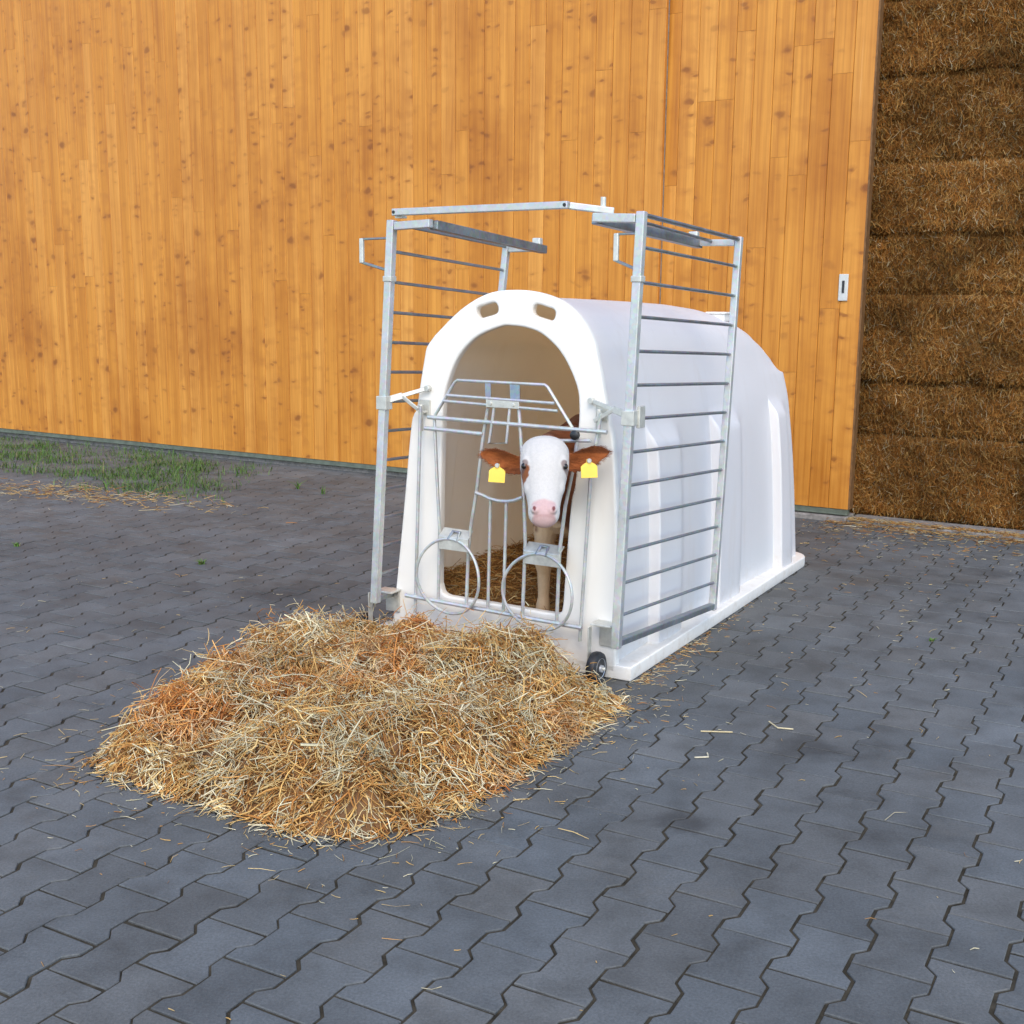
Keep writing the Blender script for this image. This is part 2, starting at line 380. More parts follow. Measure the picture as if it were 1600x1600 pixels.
s_ = st.build('sill_and_gap_block', M['sill'], None, bevel=0.006); s_.location = E0; s_.rotation_euler = (0, 0, WROT); tag(s_, kind='structure')

# ------------------------------------------------------------------ straw strands
def strands(P, D, L, W, C, bend=0.25, seg=2):
    """three-sided bent stalks; P start points, D unit directions"""
    n = len(P); up = rng.normal(0, 1, (n, 3)); side = np.cross(D, up); side /= np.linalg.norm(side, axis=1, keepdims=True)+1e-9
    up = np.cross(side, D); rings = []
    ben = (rng.normal(0, 1, (n, 1))*bend*L[:, None])*side + (rng.normal(0, 1, (n, 1))*bend*L[:, None])*up
    for i in range(seg+1):
        t = i/seg; ctr = P + D*(L*t)[:, None] + ben*(4*t*(1-t)*0.5)
        for k in range(3):
            an = 2*math.pi*k/3; rad = (W*0.5*(1.0 if i < seg else 0.6))[:, None]
            rings.append(ctr + side*rad*math.cos(an) + up*rad*math.sin(an))
    V = np.stack(rings, 1); m = V.shape[1]; F = []
    for i in range(seg):
        for k in range(3): j = (k+1) % 3; F.append((i*3+k, i*3+j, (i+1)*3+j, (i+1)*3+k))
    F = np.array(F)[None] + (np.arange(n)*m)[:, None, None]
    return V.reshape(-1, 3), F.reshape(-1, 4), np.repeat(C, m, 0)

def merge(parts):
    V, F, C, o = [], [], [], 0
    for v, f, c in parts: V.append(v); F.append(f+o); C.append(c); o += len(v)
    return np.concatenate(V), np.concatenate(F), np.concatenate(C)

STRAW = np.array([(0.74, 0.52, 0.22), (0.68, 0.41, 0.13), (0.60, 0.30, 0.080), (0.47, 0.195, 0.042), (0.80, 0.69, 0.45), (0.62, 0.55, 0.35), (0.28, 0.125, 0.035)])
def straw_cols(n, w=(0.20, 0.20, 0.20, 0.14, 0.15, 0.10, 0.08), k=1.0):
    c = STRAW[rng.choice(len(STRAW), n, p=np.array(w)/sum(w))]*k; return (c*rng.normal(1, 0.14, (n, 1))).clip(0.01, 0.9)

def rand_dirs(n, flat=0.35):
    a = rng.uniform(0, 2*math.pi, n); z = rng.normal(0, flat, n); d = np.stack([np.cos(a), np.sin(a), z], -1); return d/np.linalg.norm(d, axis=1, keepdims=True)

# hutch frame: a along the front to the right, b into the depth
HO = Vector((0.409, 3.881, 0)); TH = R(-29.5)
EX = np.array([math.cos(TH), math.sin(TH)]); EY = np.array([-math.sin(TH), math.cos(TH)])
def hw_(a, b): return np.array([HO.x, HO.y]) + a*EX + b*EY

# ------------------------------------------------------------------ hay bales behind the door leaf
def bale(z0, z1, s0, s1, label, ns, yoff):
    NX, NZ = 70, 22; y0 = 0.27+yoff
    xs = np.linspace(s0, s1, NX); zs = np.linspace(0, 1, NZ)
    X, T = np.meshgrid(xs, zs); Z = z0 + (z1-z0)*T
    edge = np.minimum(T, 1-T); rnd = 0.028*(1-smooth01(edge, 0, 0.10))
    Yf = y0 + rnd + 0.05*(vnoise(X*7, Z*7, int(z0*100))-0.5) + 0.03*(vnoise(X*23, Z*23, 5+int(z0*100))-0.5)
    V = np.stack([X, Yf, Z], -1).reshape(-1, 3); idx = np.arange(NX*NZ).reshape(NZ, NX)
    F = np.stack([idx[:-1, :-1], idx[:-1, 1:], idx[1:, 1:], idx[1:, :-1]], -1).reshape(-1, 4)
    # the rest of the block: sides, top, bottom, back
    bx = np.array([(s0, y0+0.05, z0), (s1, y0+0.05, z0), (s1, y0+0.05, z1), (s0, y0+0.05, z1), (s0, y0+0.9, z0), (s1, y0+0.9, z0), (s1, y0+0.9, z1), (s0, y0+0.9, z1)])
    bf = np.array([(0, 4, 5, 1), (1, 5, 6, 2), (2, 6, 7, 3), (3, 7, 4, 0), (4, 7, 6, 5)])
    tone = 0.45 + 0.35*vnoise(X*3, Z*9, 9+int(z0*90)).ravel()
    base = np.array([0.34, 0.165, 0.050])[None]*tone[:, None]
    parts = [(V, F, base), (bx, bf, np.tile([0.16, 0.085, 0.03], (8, 1)))]
    vis = 1.35; px = np.where(rng.uniform(0, 1, ns) < 0.74, rng.uniform(max(s0, -0.12), vis, ns), rng.uniform(vis, s1-0.02, ns)); pt = rng.uniform(0.01, 0.99, ns); ed = np.minimum(pt, 1-pt)
    pz_ = z0+(z1-z0)*pt; py = y0 + 0.028*(1-smooth01(ed, 0, 0.10)) + 0.05*(vnoise(px*7, pz_*7, int(z0*100))-0.5) + 0.03*(vnoise(px*23, pz_*23, 5+int(z0*100))-0.5) - 0.001 - rng.exponential(0.008, ns)
    P = np.stack([px, py, z0+(z1-z0)*pt], -1)
    an = rng.normal(math.pi/2, 0.75, ns)
    D = np.stack([np.cos(an), rng.normal(0, 0.28, ns), np.sin(an)], -1); D /= np.linalg.norm(D, axis=1, keepdims=True)
    L = rng.uniform(0.015, 0.07, ns); W = rng.uniform(0.0018, 0.0040, ns)
    clump = 0.55 + 0.75*vnoise(px*5, P[:, 2]*5, 77)
    C = straw_cols(ns, (0.08, 0.2, 0.34, 0.30, 0.04, 0.03, 0.25), 0.74)*clump[:, None]*np.array([[1.08, 0.98, 0.88]])
    parts.append(strands(P - D*(L/2)[:, None], D, L, W, C, 0.15))
    V, F, C = merge(parts); me = np_mesh('hay_bale', V, F, C); o = link_mesh('hay_bale', me, M['bale'])
    o.location = E0; o.rotation_euler = (0, 0, WROT); tag(o, label, 'hay bale', 'stacked hay bales beside the barn door')
ZB = [0.016, 0.507, 0.832, 1.328, 1.673, 2.062, 2.55, 2.95, 3.42]
NM = ['bottom brown hay bale of the stack, lying on the concrete sill', 'second brown hay bale from the bottom of the stack', 'third brown hay bale from the bottom of the stack',
      'fourth brown hay bale from the bottom, level with the white lock plate', 'fifth brown hay bale from the bottom, just above the lock plate', 'sixth brown hay bale from the bottom of the stack',
      'seventh brown hay bale from the bottom, high in the stack', 'topmost brown hay bale of the stack beside the door']
for i, nm in enumerate(NM):
    bale(ZB[i], ZB[i+1]-0.004, -0.45+0.06*(i % 2), 2.3-0.1*(i % 3), nm, int(21000*(ZB[i+1]-ZB[i])/0.45), [0, 0.03, -0.01, 0.025, 0.0, 0.03, 0.01, 0.02][i])

# ------------------------------------------------------------------ the calf hutch
hut = empty('calf_hutch', HO, TH); tag(hut, 'white plastic calf hutch with arched doorway, standing on the pavers', 'calf hutch')
def catmull(P, per=6, sharp=()):
    P = [np.array(p, float) for p in P]; out = []; n = len(P)
    for i in range(n-1):
        p1, p2 = P[i], P[i+1]; p0 = P[i-1] if i > 0 and i not in sharp else p1; p3 = P[i+2] if i+2 < n and (i+1) not in sharp else p2
        for k in range(per):
            t = k/per; out.append(0.5*((2*p1)+(-p0+p2)*t+(2*p0-5*p1+4*p2-p3)*t*t+(-p0+3*p1-3*p2+p3)*t**3))
    out.append(P[-1]); return np.array(out)
OUT = [(-0.985, 0.03), (-0.971, 0.138), (-0.927, 0.5), (-0.893, 0.80), (-0.880, 0.858), (-0.866, 0.885), (-0.845, 0.998), (-0.826, 1.092), (-0.818, 1.110), (-0.788, 1.145), (-0.683, 1.234), (-0.579, 1.288),
       (-0.48, 1.302), (-0.379, 1.294), (-0.285, 1.263), (-0.221, 1.211), (-0.187, 1.162), (-0.171, 1.128), (-0.151, 1.047), (-0.126, 0.935), (-0.108, 0.865), (-0.095, 0.80), (-0.078, 0.582), (-0.070, 0.363), (-0.066, 0.03)]
INN = [(-0.737, 0.195), (-0.765, 0.205), (-0.779, 0.235), (-0.782, 0.281), (-0.776, 0.6), (-0.769, 0.848), (-0.757, 0.956), (-0.709, 1.071), (-0.63, 1.151), (-0.527, 1.193), (-0.477, 1.197), (-0.415, 1.190), (-0.352, 1.167), (-0.279, 1.104),
       (-0.222, 1.002), (-0.209, 0.917), (-0.215, 0.80), (-0.238, 0.533), (-0.251, 0.333), (-0.258, 0.225), (-0.270, 0.200), (-0.300, 0.191), (-0.5, 0.193)]
def slot(cx, cz, ang, hl=0.052, hh=0.0285):
    pts = []
    for sx, sz, a0 in ((1, 1, 0), (-1, 1, 90), (-1, -1, 180), (1, -1, 270)):
        for k in range(4):
            an = R(a0+k*30); x = sx*(hl-0.024)+0.024*math.cos(an); z = sz*(hh-0.024)+0.024*math.sin(an)
            pts.append((cx+x*math.cos(ang)-z*math.sin(ang), cz+x*math.sin(ang)+z*math.cos(ang)))
    return pts
def curve_panel(name, loops, depth, bev, parent, mat, b0):
    cu = bpy.data.curves.new(name, 'CURVE'); cu.dimensions = '2D'; cu.fill_mode = 'BOTH'; cu.extrude = depth/2-bev; cu.bevel_depth = bev; cu.bevel_resolution = 3
    for lp_ in loops:
        sp = cu.splines.new('POLY'); sp.points.add(len(lp_)-1); sp.use_cyclic_u = True
        for p, (x, y) in zip(sp.points, lp_): p.co = (x, y, 0, 1)
    tmp = bpy.data.objects.new('tmp', cu); COL.objects.link(tmp)
    me = bpy.data.meshes.new_from_object(tmp.evaluated_get(bpy.context.evaluated_depsgraph_get())); bpy.data.objects.remove(tmp)
    me.transform(Matrix(((1, 0, 0, 0), (0, 0, -1, b0), (0, 1, 0, 0), (0, 0, 0, 1))))
    o = link_mesh(name, me, mat, parent); me.set_sharp_from_angle(angle=R(40)); me.polygons.foreach_set('use_smooth', [True]*len(me.polygons)); return o
outer = catmull(OUT, 5, sharp=(7, 9, 17)); inner = catmull(INN + [INN[0]], 5)[:-1]
curve_panel('front_panel', [outer.tolist(), inner.tolist(), slot(-0.578, 1.240, R(15)), slot(-0.356, 1.236, R(-15))], 0.036, 0.008, hut, M['plastic'], 0.018)

def shell():
    prof = catmull([p for p in OUT if p[1] < 0.8 or p[1] > 1.16 or abs(p[1]-1.0) < 0.06 or True], 4)
    c0 = np.array([-0.515, 0.55]); prof = c0 + (prof-c0)*np.array([0.984, 0.988])
    # drop the shoulder steps of the front rim: smooth the section
    for _ in range(14): prof[1:-1] = 0.5*prof[1:-1] + 0.25*(prof[:-2]+prof[2:])
    prof[0, 1] = prof[-1, 1] = 0.045
    # resample evenly
    s = np.r_[0, np.cumsum(np.linalg.norm(np.diff(prof, axis=0), axis=1))]; n = 150; q = np.linspace(0, s[-1], n)
    prof = np.stack([np.interp(q, s, prof[:, 0]), np.interp(q, s, prof[:, 1])], -1)
    kb = np.array([0.0, 0.3, 0.6, 0.9, 1.2, 1.45, 1.65, 1.8, 1.92, 2.0, 2.05, 2.08]); kk = np.array([1.0, 0.99, 0.975, 0.955, 0.93, 0.885, 0.82, 0.73, 0.58, 0.40, 0.18, 0.0])
    bs = np.unique(np.r_[np.linspace(0.02, 1.9, 95), np.linspace(1.9, 2.08, 16), [r for r0 in (0.315, 0.955, 1.76) for r in (r0-0.012, r0-0.004, r0, r0+0.003, r0+0.006, r0+0.009, r0+0.012, r0+0.018)]])
    rings = []
    for b in bs:
        a, z = prof[:, 0].copy(), prof[:, 1].copy(); k = np.interp(b, kb, kk)
        z = np.where(z > 0.95, 0.95+(z-0.95)*k, z)
        def rib(u): return smooth01(u, 0, 0.022) 
        rz = 1-smooth01(z, 0.76, 0.85)
        rs = 0.0
        for r0, r1 in ((0.315, 0.66), (0.955, 1.34), (1.76, 2.03)):
            rs = max(rs, float(smooth01(b, r0, r0+0.012)*(1-smooth01(b, r1-0.14, r1))))
        side = np.sign(a-c0[0]); a = a + side*np.where(side > 0, 0.040, 0.018)*rs*rz
        a = a + side*0.022*smooth01(b, 1.3, 2.0)*np.clip(1-z/0.75, 0, 1)
        lean = smooth01(b, 1.5, 2.08)*(-(z-0.05)*0.10) + smooth01(b, 1.8, 2.08)*0.03
        rings.append(np.stack([a, b+lean, z], -1))
    last = rings[-1]
    for f, d in ((0.985, 0.012), (0.95, 0.020), (0.85, 0.024), (0.5, 0.027), (0.05, 0.028)):
        r = last.copy(); r[:, 0] = c0[0]+(r[:, 0]-c0[0])*f; zc = 0.5; r[:, 2] = np.where(r[:, 2] > zc, zc+(r[:, 2]-zc)*f, r[:, 2])
        r[:, 1] = np.interp(r[:, 2], np.sort(last[:, 2]), last[np.argsort(last[:, 2]), 1]) + d; rings.append(r)
    V = np.concatenate(rings); m = len(rings); idx = np.arange(m*n).reshape(m, n)
    F = np.stack([idx[:-1, :-1], idx[1:, :-1], idx[1:, 1:], idx[:-1, 1:]], -1).reshape(-1, 4)
    me = np_mesh('shell', V, F[:, ::-1]); o = link_mesh('shell', me, M['shell'], hut, smooth=True)
    return o
shell()
# foot flange: a ring of plastic round the foot, rounded behind
def flange():
    ro = [(0.0, 0.0)] + [(0.0-0.13+0.13*math.cos(R(t)), 2.20-0.13+0.13*math.sin(R(t))) for t in range(0, 91, 15)] + [(-1.05+0.13-0.13*math.sin(R(t)), 2.20-0.13+0.13*math.cos(R(t))) for t in range(0, 91, 15)] + [(-1.05, 0.0)]
    ri = [(-0.10, 0.034), (-0.10, 2.0), (-0.14, 2.05), (-0.91, 2.05), (-0.95, 2.0), (-0.95, 0.034)]
    cu = bpy.data.curves.new('f', 'CURVE'); cu.dimensions = '2D'; cu.fill_mode = 'BOTH'; cu.extrude = 0.019; cu.bevel_depth = 0.006; cu.bevel_resolution = 2; cu.offset = -0.006
    for lp_ in (ro, ri):
        sp = cu.splines.new('POLY'); sp.points.add(len(lp_)-1); sp.use_cyclic_u = True
        for p, (x, y) in zip(sp.points, lp_): p.co = (x, y, 0, 1)
    tmp = bpy.data.objects.new('tmp', cu); COL.objects.link(tmp)
    me = bpy.data.meshes.new_from_object(tmp.evaluated_get(bpy.context.evaluated_depsgraph_get())); bpy.data.objects.remove(tmp)
    me.transform(Matrix.Translation((0, 0, 0.0255))); o = link_mesh('foot_flange', me, M['plastic'], hut)
    me.set_sharp_from_angle(angle=R(40)); me.polygons.foreach_set('use_smooth', [True]*len(me.polygons))
flange()
v = MB(); v.box((-0.345, 1.53, 1.190), (-0.265, 1.63, 1.222)); v.box((-0.353, 1.522, 1.222), (-0.257, 1.638, 1.231)); v.build('vent_cap', M['plastic'], hut, bevel=0.006)
# hinge plates, wheels with their brackets
for a, z in ((-0.832, 0.885), (-0.128, 0.905)):
    hb = MB(); hb.box((a-0.022, -0.008, z-0.02), (a+0.022, -0.0005, z+0.035)); hb.tube([(a, -0.03, z-0.075), (a, -0.03, z+0.02)], 0.009, 10); hb.box((a-0.012, -0.032, z-0.012), (a+0.012, -0.007, z-0.004)); hb.build('hinge_plate', M['zinc'], hut, bevel=0.002)
for a, sgn in ((-0.095, 1), (-1.062, -1)):
    br = MB(); x0 = a-0.012 if sgn > 0 else a+0.062; 
    br.box((x0-0.01, -0.010, 0.115), (x0+0.05, -0.0005, 0.195)); br.box((x0-0.02, -0.065, 0.196), (x0+0.055, -0.0005, 0.204)); br.box((a-0.031 if sgn > 0 else a+0.024, -0.085, 0.045), (a-0.026 if sgn > 0 else a+0.029, -0.060, 0.1955)); br.box((min(a+0.024, x0), -0.03, 0.190), (max(a+0.031, x0), -0.001, 0.1955)); br.tube([(a-0.026, -0.075, 0.056), (a+0.033, -0.075, 0.056)], 0.007, 10)
    br.build('wheel_bracket', M['zinc'], hut, bevel=0.002)
    cw = (a, -0.075, 0.056); whl = MB(); whl.lathe(cw, (1, 0, 0), [(-0.017, 0.036), (-0.019, 0.044), (-0.014, 0.053), (-0.006, 0.056), (0.006, 0.056), (0.014, 0.053), (0.019, 0.044), (0.017, 0.036)], 32)
    wo = whl.build('wheel', M['rubber'], hut, smooth=True)
    ri_ = MB(); ri_.lathe(cw, (1, 0, 0), [(-0.020, 0.012), (-0.0185, 0.035), (0.0185, 0.035), (0.013, 0.030), (0.013, 0.014), (0.024, 0.012)], 28); ri_.build('rim', M['rim'], wo, smooth=True)

# ------------------------------------------------------------------ front gate with head yoke and bucket rings
gate = empty('hutch_gate', hw_(-0.5, -0.05).tolist()+[0], TH); gate.location = (HO.x, HO.y, 0)
tag(gate, 'galvanised rod gate with head yoke and two bucket rings closing the hutch doorway', 'gate')
def rod(name, pts, r=0.0055, b=-0.05, mat='galv'):
    m = MB(); m.tube([(p[0], p[2] if len(p) > 2 else b, p[1]) for p in pts], r, 8); return m.build(name, M[mat], gate, smooth=True)
rod('top_bow', [(-0.765, 0.862), (-0.676, 0.992), (-0.665, 0.999), (-0.32, 0.998), (-0.309, 0.991), (-0.212, 0.857)])
rod('upper_rail', [(-0.704, 0.946), (-0.278, 0.939)], 0.0055, -0.062); rod('upper_rail', [(-0.717, 0.925), (-0.266, 0.914)], 0.0055, -0.060)
rod('main_rail', [(-0.785, 0.864), (-0.085, 0.854)], 0.0075, -0.056)
rod('lower_rail', [(-0.80, 0.824), (-0.559, 0.818)], 0.0075, -0.055); rod('lower_rail', [(-0.285, 0.812), (-0.145, 0.822)], 0.0065, -0.05)
rod('yoke_bar', [(-0.542, 0.908), (-0.559, 0.82), (-0.587, 0.61), (-0.61, 0.484), (-0.62, 0.397), (-0.628, 0.19)], 0.0065, -0.048)
rod('yoke_bar', [(-0.42, 0.914), (-0.409, 0.794), (-0.396, 0.6), (-0.389, 0.446), (-0.397, 0.185)], 0.0065, -0.048)
rod('yoke_bar', [(-0.195, 0.83), (-0.209, 0.726), (-0.236, 0.596), (-0.255, 0.439), (-0.262, 0.185)], 0.0065, -0.048)
rod('latch_rod', [(-0.511, 0.915), (-0.531, 0.788), (-0.462, 0.793), (-0.45, 0.915)], 0.0055, -0.058)
rod('yoke_curve', [(-0.587, 0.61), (-0.555, 0.603), (-0.529, 0.594), (-0.495, 0.589), (-0.46, 0.590), (-0.43, 0.596), (-0.398, 0.61)], 0.0065, -0.056)
rod('upright_rod', [(-0.529, 0.594), (-0.537, 0.19)], 0.006, -0.049); rod('upright_rod', [(-0.465, 0.590), (-0.474, 0.188)], 0.006, -0.049)
rod('side_rod', [(-0.823, 0.90), (-0.851, 0.135)], 0.0065, -0.046); rod('side_rod', [(-0.112, 0.915), (-0.145, 0.708), (-0.173, 0.13)], 0.0065, -0.046)
rod('upright_rod', [(-0.763, 0.869), (-0.753, 0.668), (-0.741, 0.455), (-0.748, 0.19)], 0.006, -0.049)
rod('bottom_rail', [(-0.885, 0.200), (-0.16, 0.182)], 0.0085, -0.058)
pl = MB(); pl.box((-0.541, -0.066, 0.913), (-0.410, -0.060, 0.940)); pl.tube([(-0.522, -0.07, 0.927), (-0.522, -0.059, 0.927)], 0.007, 10); pl.tube([(-0.432, -0.07, 0.926), (-0.432, -0.059, 0.926)], 0.006, 10)
pl.build('latch_plate', M['zinc'], gate, bevel=0.0015)
for x0, x1 in ((-0.553, -0.522), (-0.455, -0.408)):
    p_ = MB(); p_.prism([(x0, -0.052, 0.998), (x1-0.008, -0.052, 0.998), (x1, -0.064, 0.942), (x0+0.010, -0.064, 0.942)], (0, 0.004, 0)); p_.build('guide_plate', M['galv_dark'], gate)
for (x0, x1, z0, z1, cx, cz, rx, rz) in ((-0.735, -0.611, 0.394, 0.452, -0.686, 0.297, 0.132, 0.137), (-0.386, -0.246, 0.382, 0.438, -0.322, 0.287, 0.136, 0.134)):
    p_ = MB(); p_.box((x0, -0.066, z0), (x1, -0.060, z1-0.012)); p_.prism([(x0, -0.066, z1-0.012), (x1, -0.066, z1-0.014), (x1, -0.030, z1+0.010), (x0, -0.030, z1+0.012)], (0, 0.002, 0.003))
    p_.build('bucket_holder', M['zinc'], gate, bevel=0.0015)
    h_ = MB(); h_.tube([((x0+x1)/2-0.02, -0.068, z1-0.02), ((x0+x1)/2-0.01, -0.05, z1+0.008), ((x0+x1)/2+0.015, -0.045, z1+0.006), ((x0+x1)/2+0.02, -0.068, z1-0.022)], 0.006, 8); h_.build('spring_clip', M['galv_dark'], gate, smooth=True)
    r_ = MB(); r_.tube([(cx+rx*math.cos(2*math.pi*k/48), -0.074-0.010*math.cos(2*math.pi*k/24), cz+rz*math.sin(2*math.pi*k/48)) for k in range(48)], 0.0055, 8, closed=True); r_.build('bucket_ring', M['galv'], gate, smooth=True)
kn = MB(); kn.lathe((-0.198, -0.055, 0.838), (0, -1, 0), [(-0.006, 0.010), (0.0, 0.015), (0.014, 0.016), (0.018, 0.010)], 16); kn.build('latch_knob', M['black'], gate, smooth=True)

# ------------------------------------------------------------------ fence panels swung up beside the hutch
def lerp(p, q_, t): return tuple(a+(b-a)*t for a, b in zip(p, q_))
def fence(label, ft, fb, rt_, rb, sgn, hand):
    root = empty('fence_panel', HO, TH); tag(root, label, 'fence panel', 'fence panels swung up beside the hutch')
    MB().bar(fb, ft, 0.029, 0.029).build('post', M['galv'], root, bevel=0.003); MB().bar(rb, rt_, 0.026, 0.026).build('post', M['galv'], root, bevel=0.003)
    for i in range(1, 13):
        t = i/13; MB().tube([lerp(fb, ft, t), lerp(rb, rt_, t)], 0.0058, 8).build('rung', M['galv_dark'], root, smooth=True)
    MB().bar(lerp(fb, ft, 0.012), lerp(rb, rt_, 0.012), 0.026, 0.022, (0, 0, 1)).build('bottom_rail', M['galv_dark'], root, bevel=0.003)
    # stub of the folded front section on top: outer rod, inner tube, two short cross tubes
    w_ = 0.165*sgn; u = 0.985
    f0, r0 = lerp(fb, ft, u), lerp(rb, rt_, u); f1 = (f0[0]-w_, f0[1], f0[2]+0.006); r1 = (r0[0]-w_, r0[1], r0[2]+0.002)
    MB().tube([(f0[0], f0[1], f0[2]+0.012), (r0[0], r0[1], r0[2]+0.012)], 0.008, 8).build('top_rod', M['galv_dark'], root, smooth=True)
    MB().bar((f0[0]-0.016*sgn, f0[1], f0[2]), f1, 0.028, 0.028, (0, 1, 0)).build('top_stub', M['galv'], root, bevel=0.003)
    MB().bar((r0[0]-0.014*sgn, r0[1], r0[2]), r1, 0.024, 0.024, (0, 1, 0)).build('top_stub', M['galv'], root, bevel=0.003)
    MB().bar((f1[0], f1[1]+0.015, f1[2]-0.004), (r1[0], r1[1]+0.02, r1[2]-0.004), 0.032, 0.032, (0, 0, 1)).build('top_tube', M['galv_dark'], root, bevel=0.003)
    mid = ((f0[0]+f1[0])/2, 0, 0)
    MB().tube([(mid[0], f1[1]+0.015, f1[2]+0.004), (mid[0], r1[1], r1[2]+0.004)], 0.0065, 8).build('top_rod', M['galv_dark'], root, smooth=True)
    kb = MB(); kb.box((r1[0]-0.018, r1[1]-0.05, r1[2]+0.013), (r1[0]+0.018, r1[1]-0.02, r1[2]+0.040)); kb.build('end_cap', M['zinc'], root, bevel=0.005)
    # handle: flat white grip on two rods
    h = hand; g_ = MB(); g_.bar((h[0], h[1]-0.0, 1.400), (h[0], h[1], 1.487), 0.017, 0.012); hg = g_.build('handle', M['zinc'], root, bevel=0.003)
    p1 = lerp(fb, ft, (1.486-fb[2])/(ft[2]-fb[2])); p2 = lerp(fb, ft, (1.372-fb[2])/(ft[2]-fb[2]))
    MB().tube([(h[0], h[1], 1.484), p1], 0.004, 6).build('handle_rod', M['galv_dark'], hg); MB().tube([(h[0], h[1], 1.403), p2], 0.005, 6).build('handle_rod', M['galv_dark'], hg)
    cl = MB(); p3 = lerp(fb, ft, (1.345-fb[2])/(ft[2]-fb[2])); cl.box((p3[0]-0.018, p3[1]-0.018, p3[2]-0.010), (p3[0]+0.018, p3[1]+0.018, p3[2]+0.010)); cl.build('clamp', M['zinc'], root, bevel=0.003)
    # stay arm to the hutch front
    ax = -0.815 if sgn < 0 else -0.165; az = 0.962 if sgn < 0 else 0.950; t = (0.915-fb[2])/(ft[2]-fb[2]); pp = lerp(fb, ft, t)
    am = MB(); end = (ax, -0.012, az); am.bar((pp[0], pp[1], pp[2]), lerp(pp, end, 0.42), 0.024, 0.006); am.bar(lerp(pp, end, 0.36), end, 0.015, 0.007)
    am.bar(lerp(pp, end, 0.40), (lerp(pp, end, 0.85)[0], lerp(pp, end, 0.85)[1]-0.02, pp[2]-0.028), 0.014, 0.006)
    am.box((pp[0]-0.022, pp[1]-0.020, pp[2]-0.030), (pp[0]+0.022, pp[1]+0.020, pp[2]+0.018)); am.tube([(ax, -0.022, az), (ax, 0.0, az)], 0.011, 12)
    if sgn > 0: am.box((pp[0]+0.016, pp[1]+0.016, pp[2]-0.040), (pp[0]+0.028, pp[1]+0.06, pp[2]+0.03))
    am.build('stay_arm', M['zinc'], root, bevel=0.002)
    return root
fence('tall rung fence panel standing upright along the right side of the white hutch', (0.019, -0.060, 1.552), (-0.004, -0.118, 0.150), (0.042, 0.796, 1.515), (0.042, 0.671, 0.108), 1, (-0.066, -0.06))
fence('tall rung fence panel standing along the left side of the hutch, partly hidden', (-0.930, -0.060, 1.547), (-0.978, -0.120, 0.172), (-0.945, 0.774, 1.500), (-1.030, 0.66, 0.14), -1, (-1.063, -0.06))
cb = empty('closing_bar', HO, TH); tag(cb, 'grey steel closing bar lying across the top between the two fence panels', 'steel bar')
MB().bar((-0.925, -0.06, 1.5735), (-0.238, -0.06, 1.579), 0.024, 0.024).build('bar', M['galv'], cb, bevel=0.003)
MB().bar((-0.240, -0.052, 1.577), (-0.120, 0.03, 1.562), 0.022, 0.022, (0, 0, 1)).build('link', M['galv'], cb, bevel=0.003)
for x, z in ((-0.916, 1.5735), (-0.247, 1.579)): MB().tube([(x, -0.0735, z), (x, -0.0465, z)], 0.006, 10).build('hole_disc', M['black'], cb)  # black discs stand in for the dark open holes of the tube
pn = MB(); pn.tube([(-0.148, 0.01, 1.545), (-0.148, 0.01, 1.606)], 0.009, 10); pn.build('pin', M['zinc'], cb, smooth=True)
bk = MB(); bk.box((-0.925, -0.05, 1.5545), (-0.895, -0.02, 1.5625)); bk.build('rest_block', M['zinc'], cb)

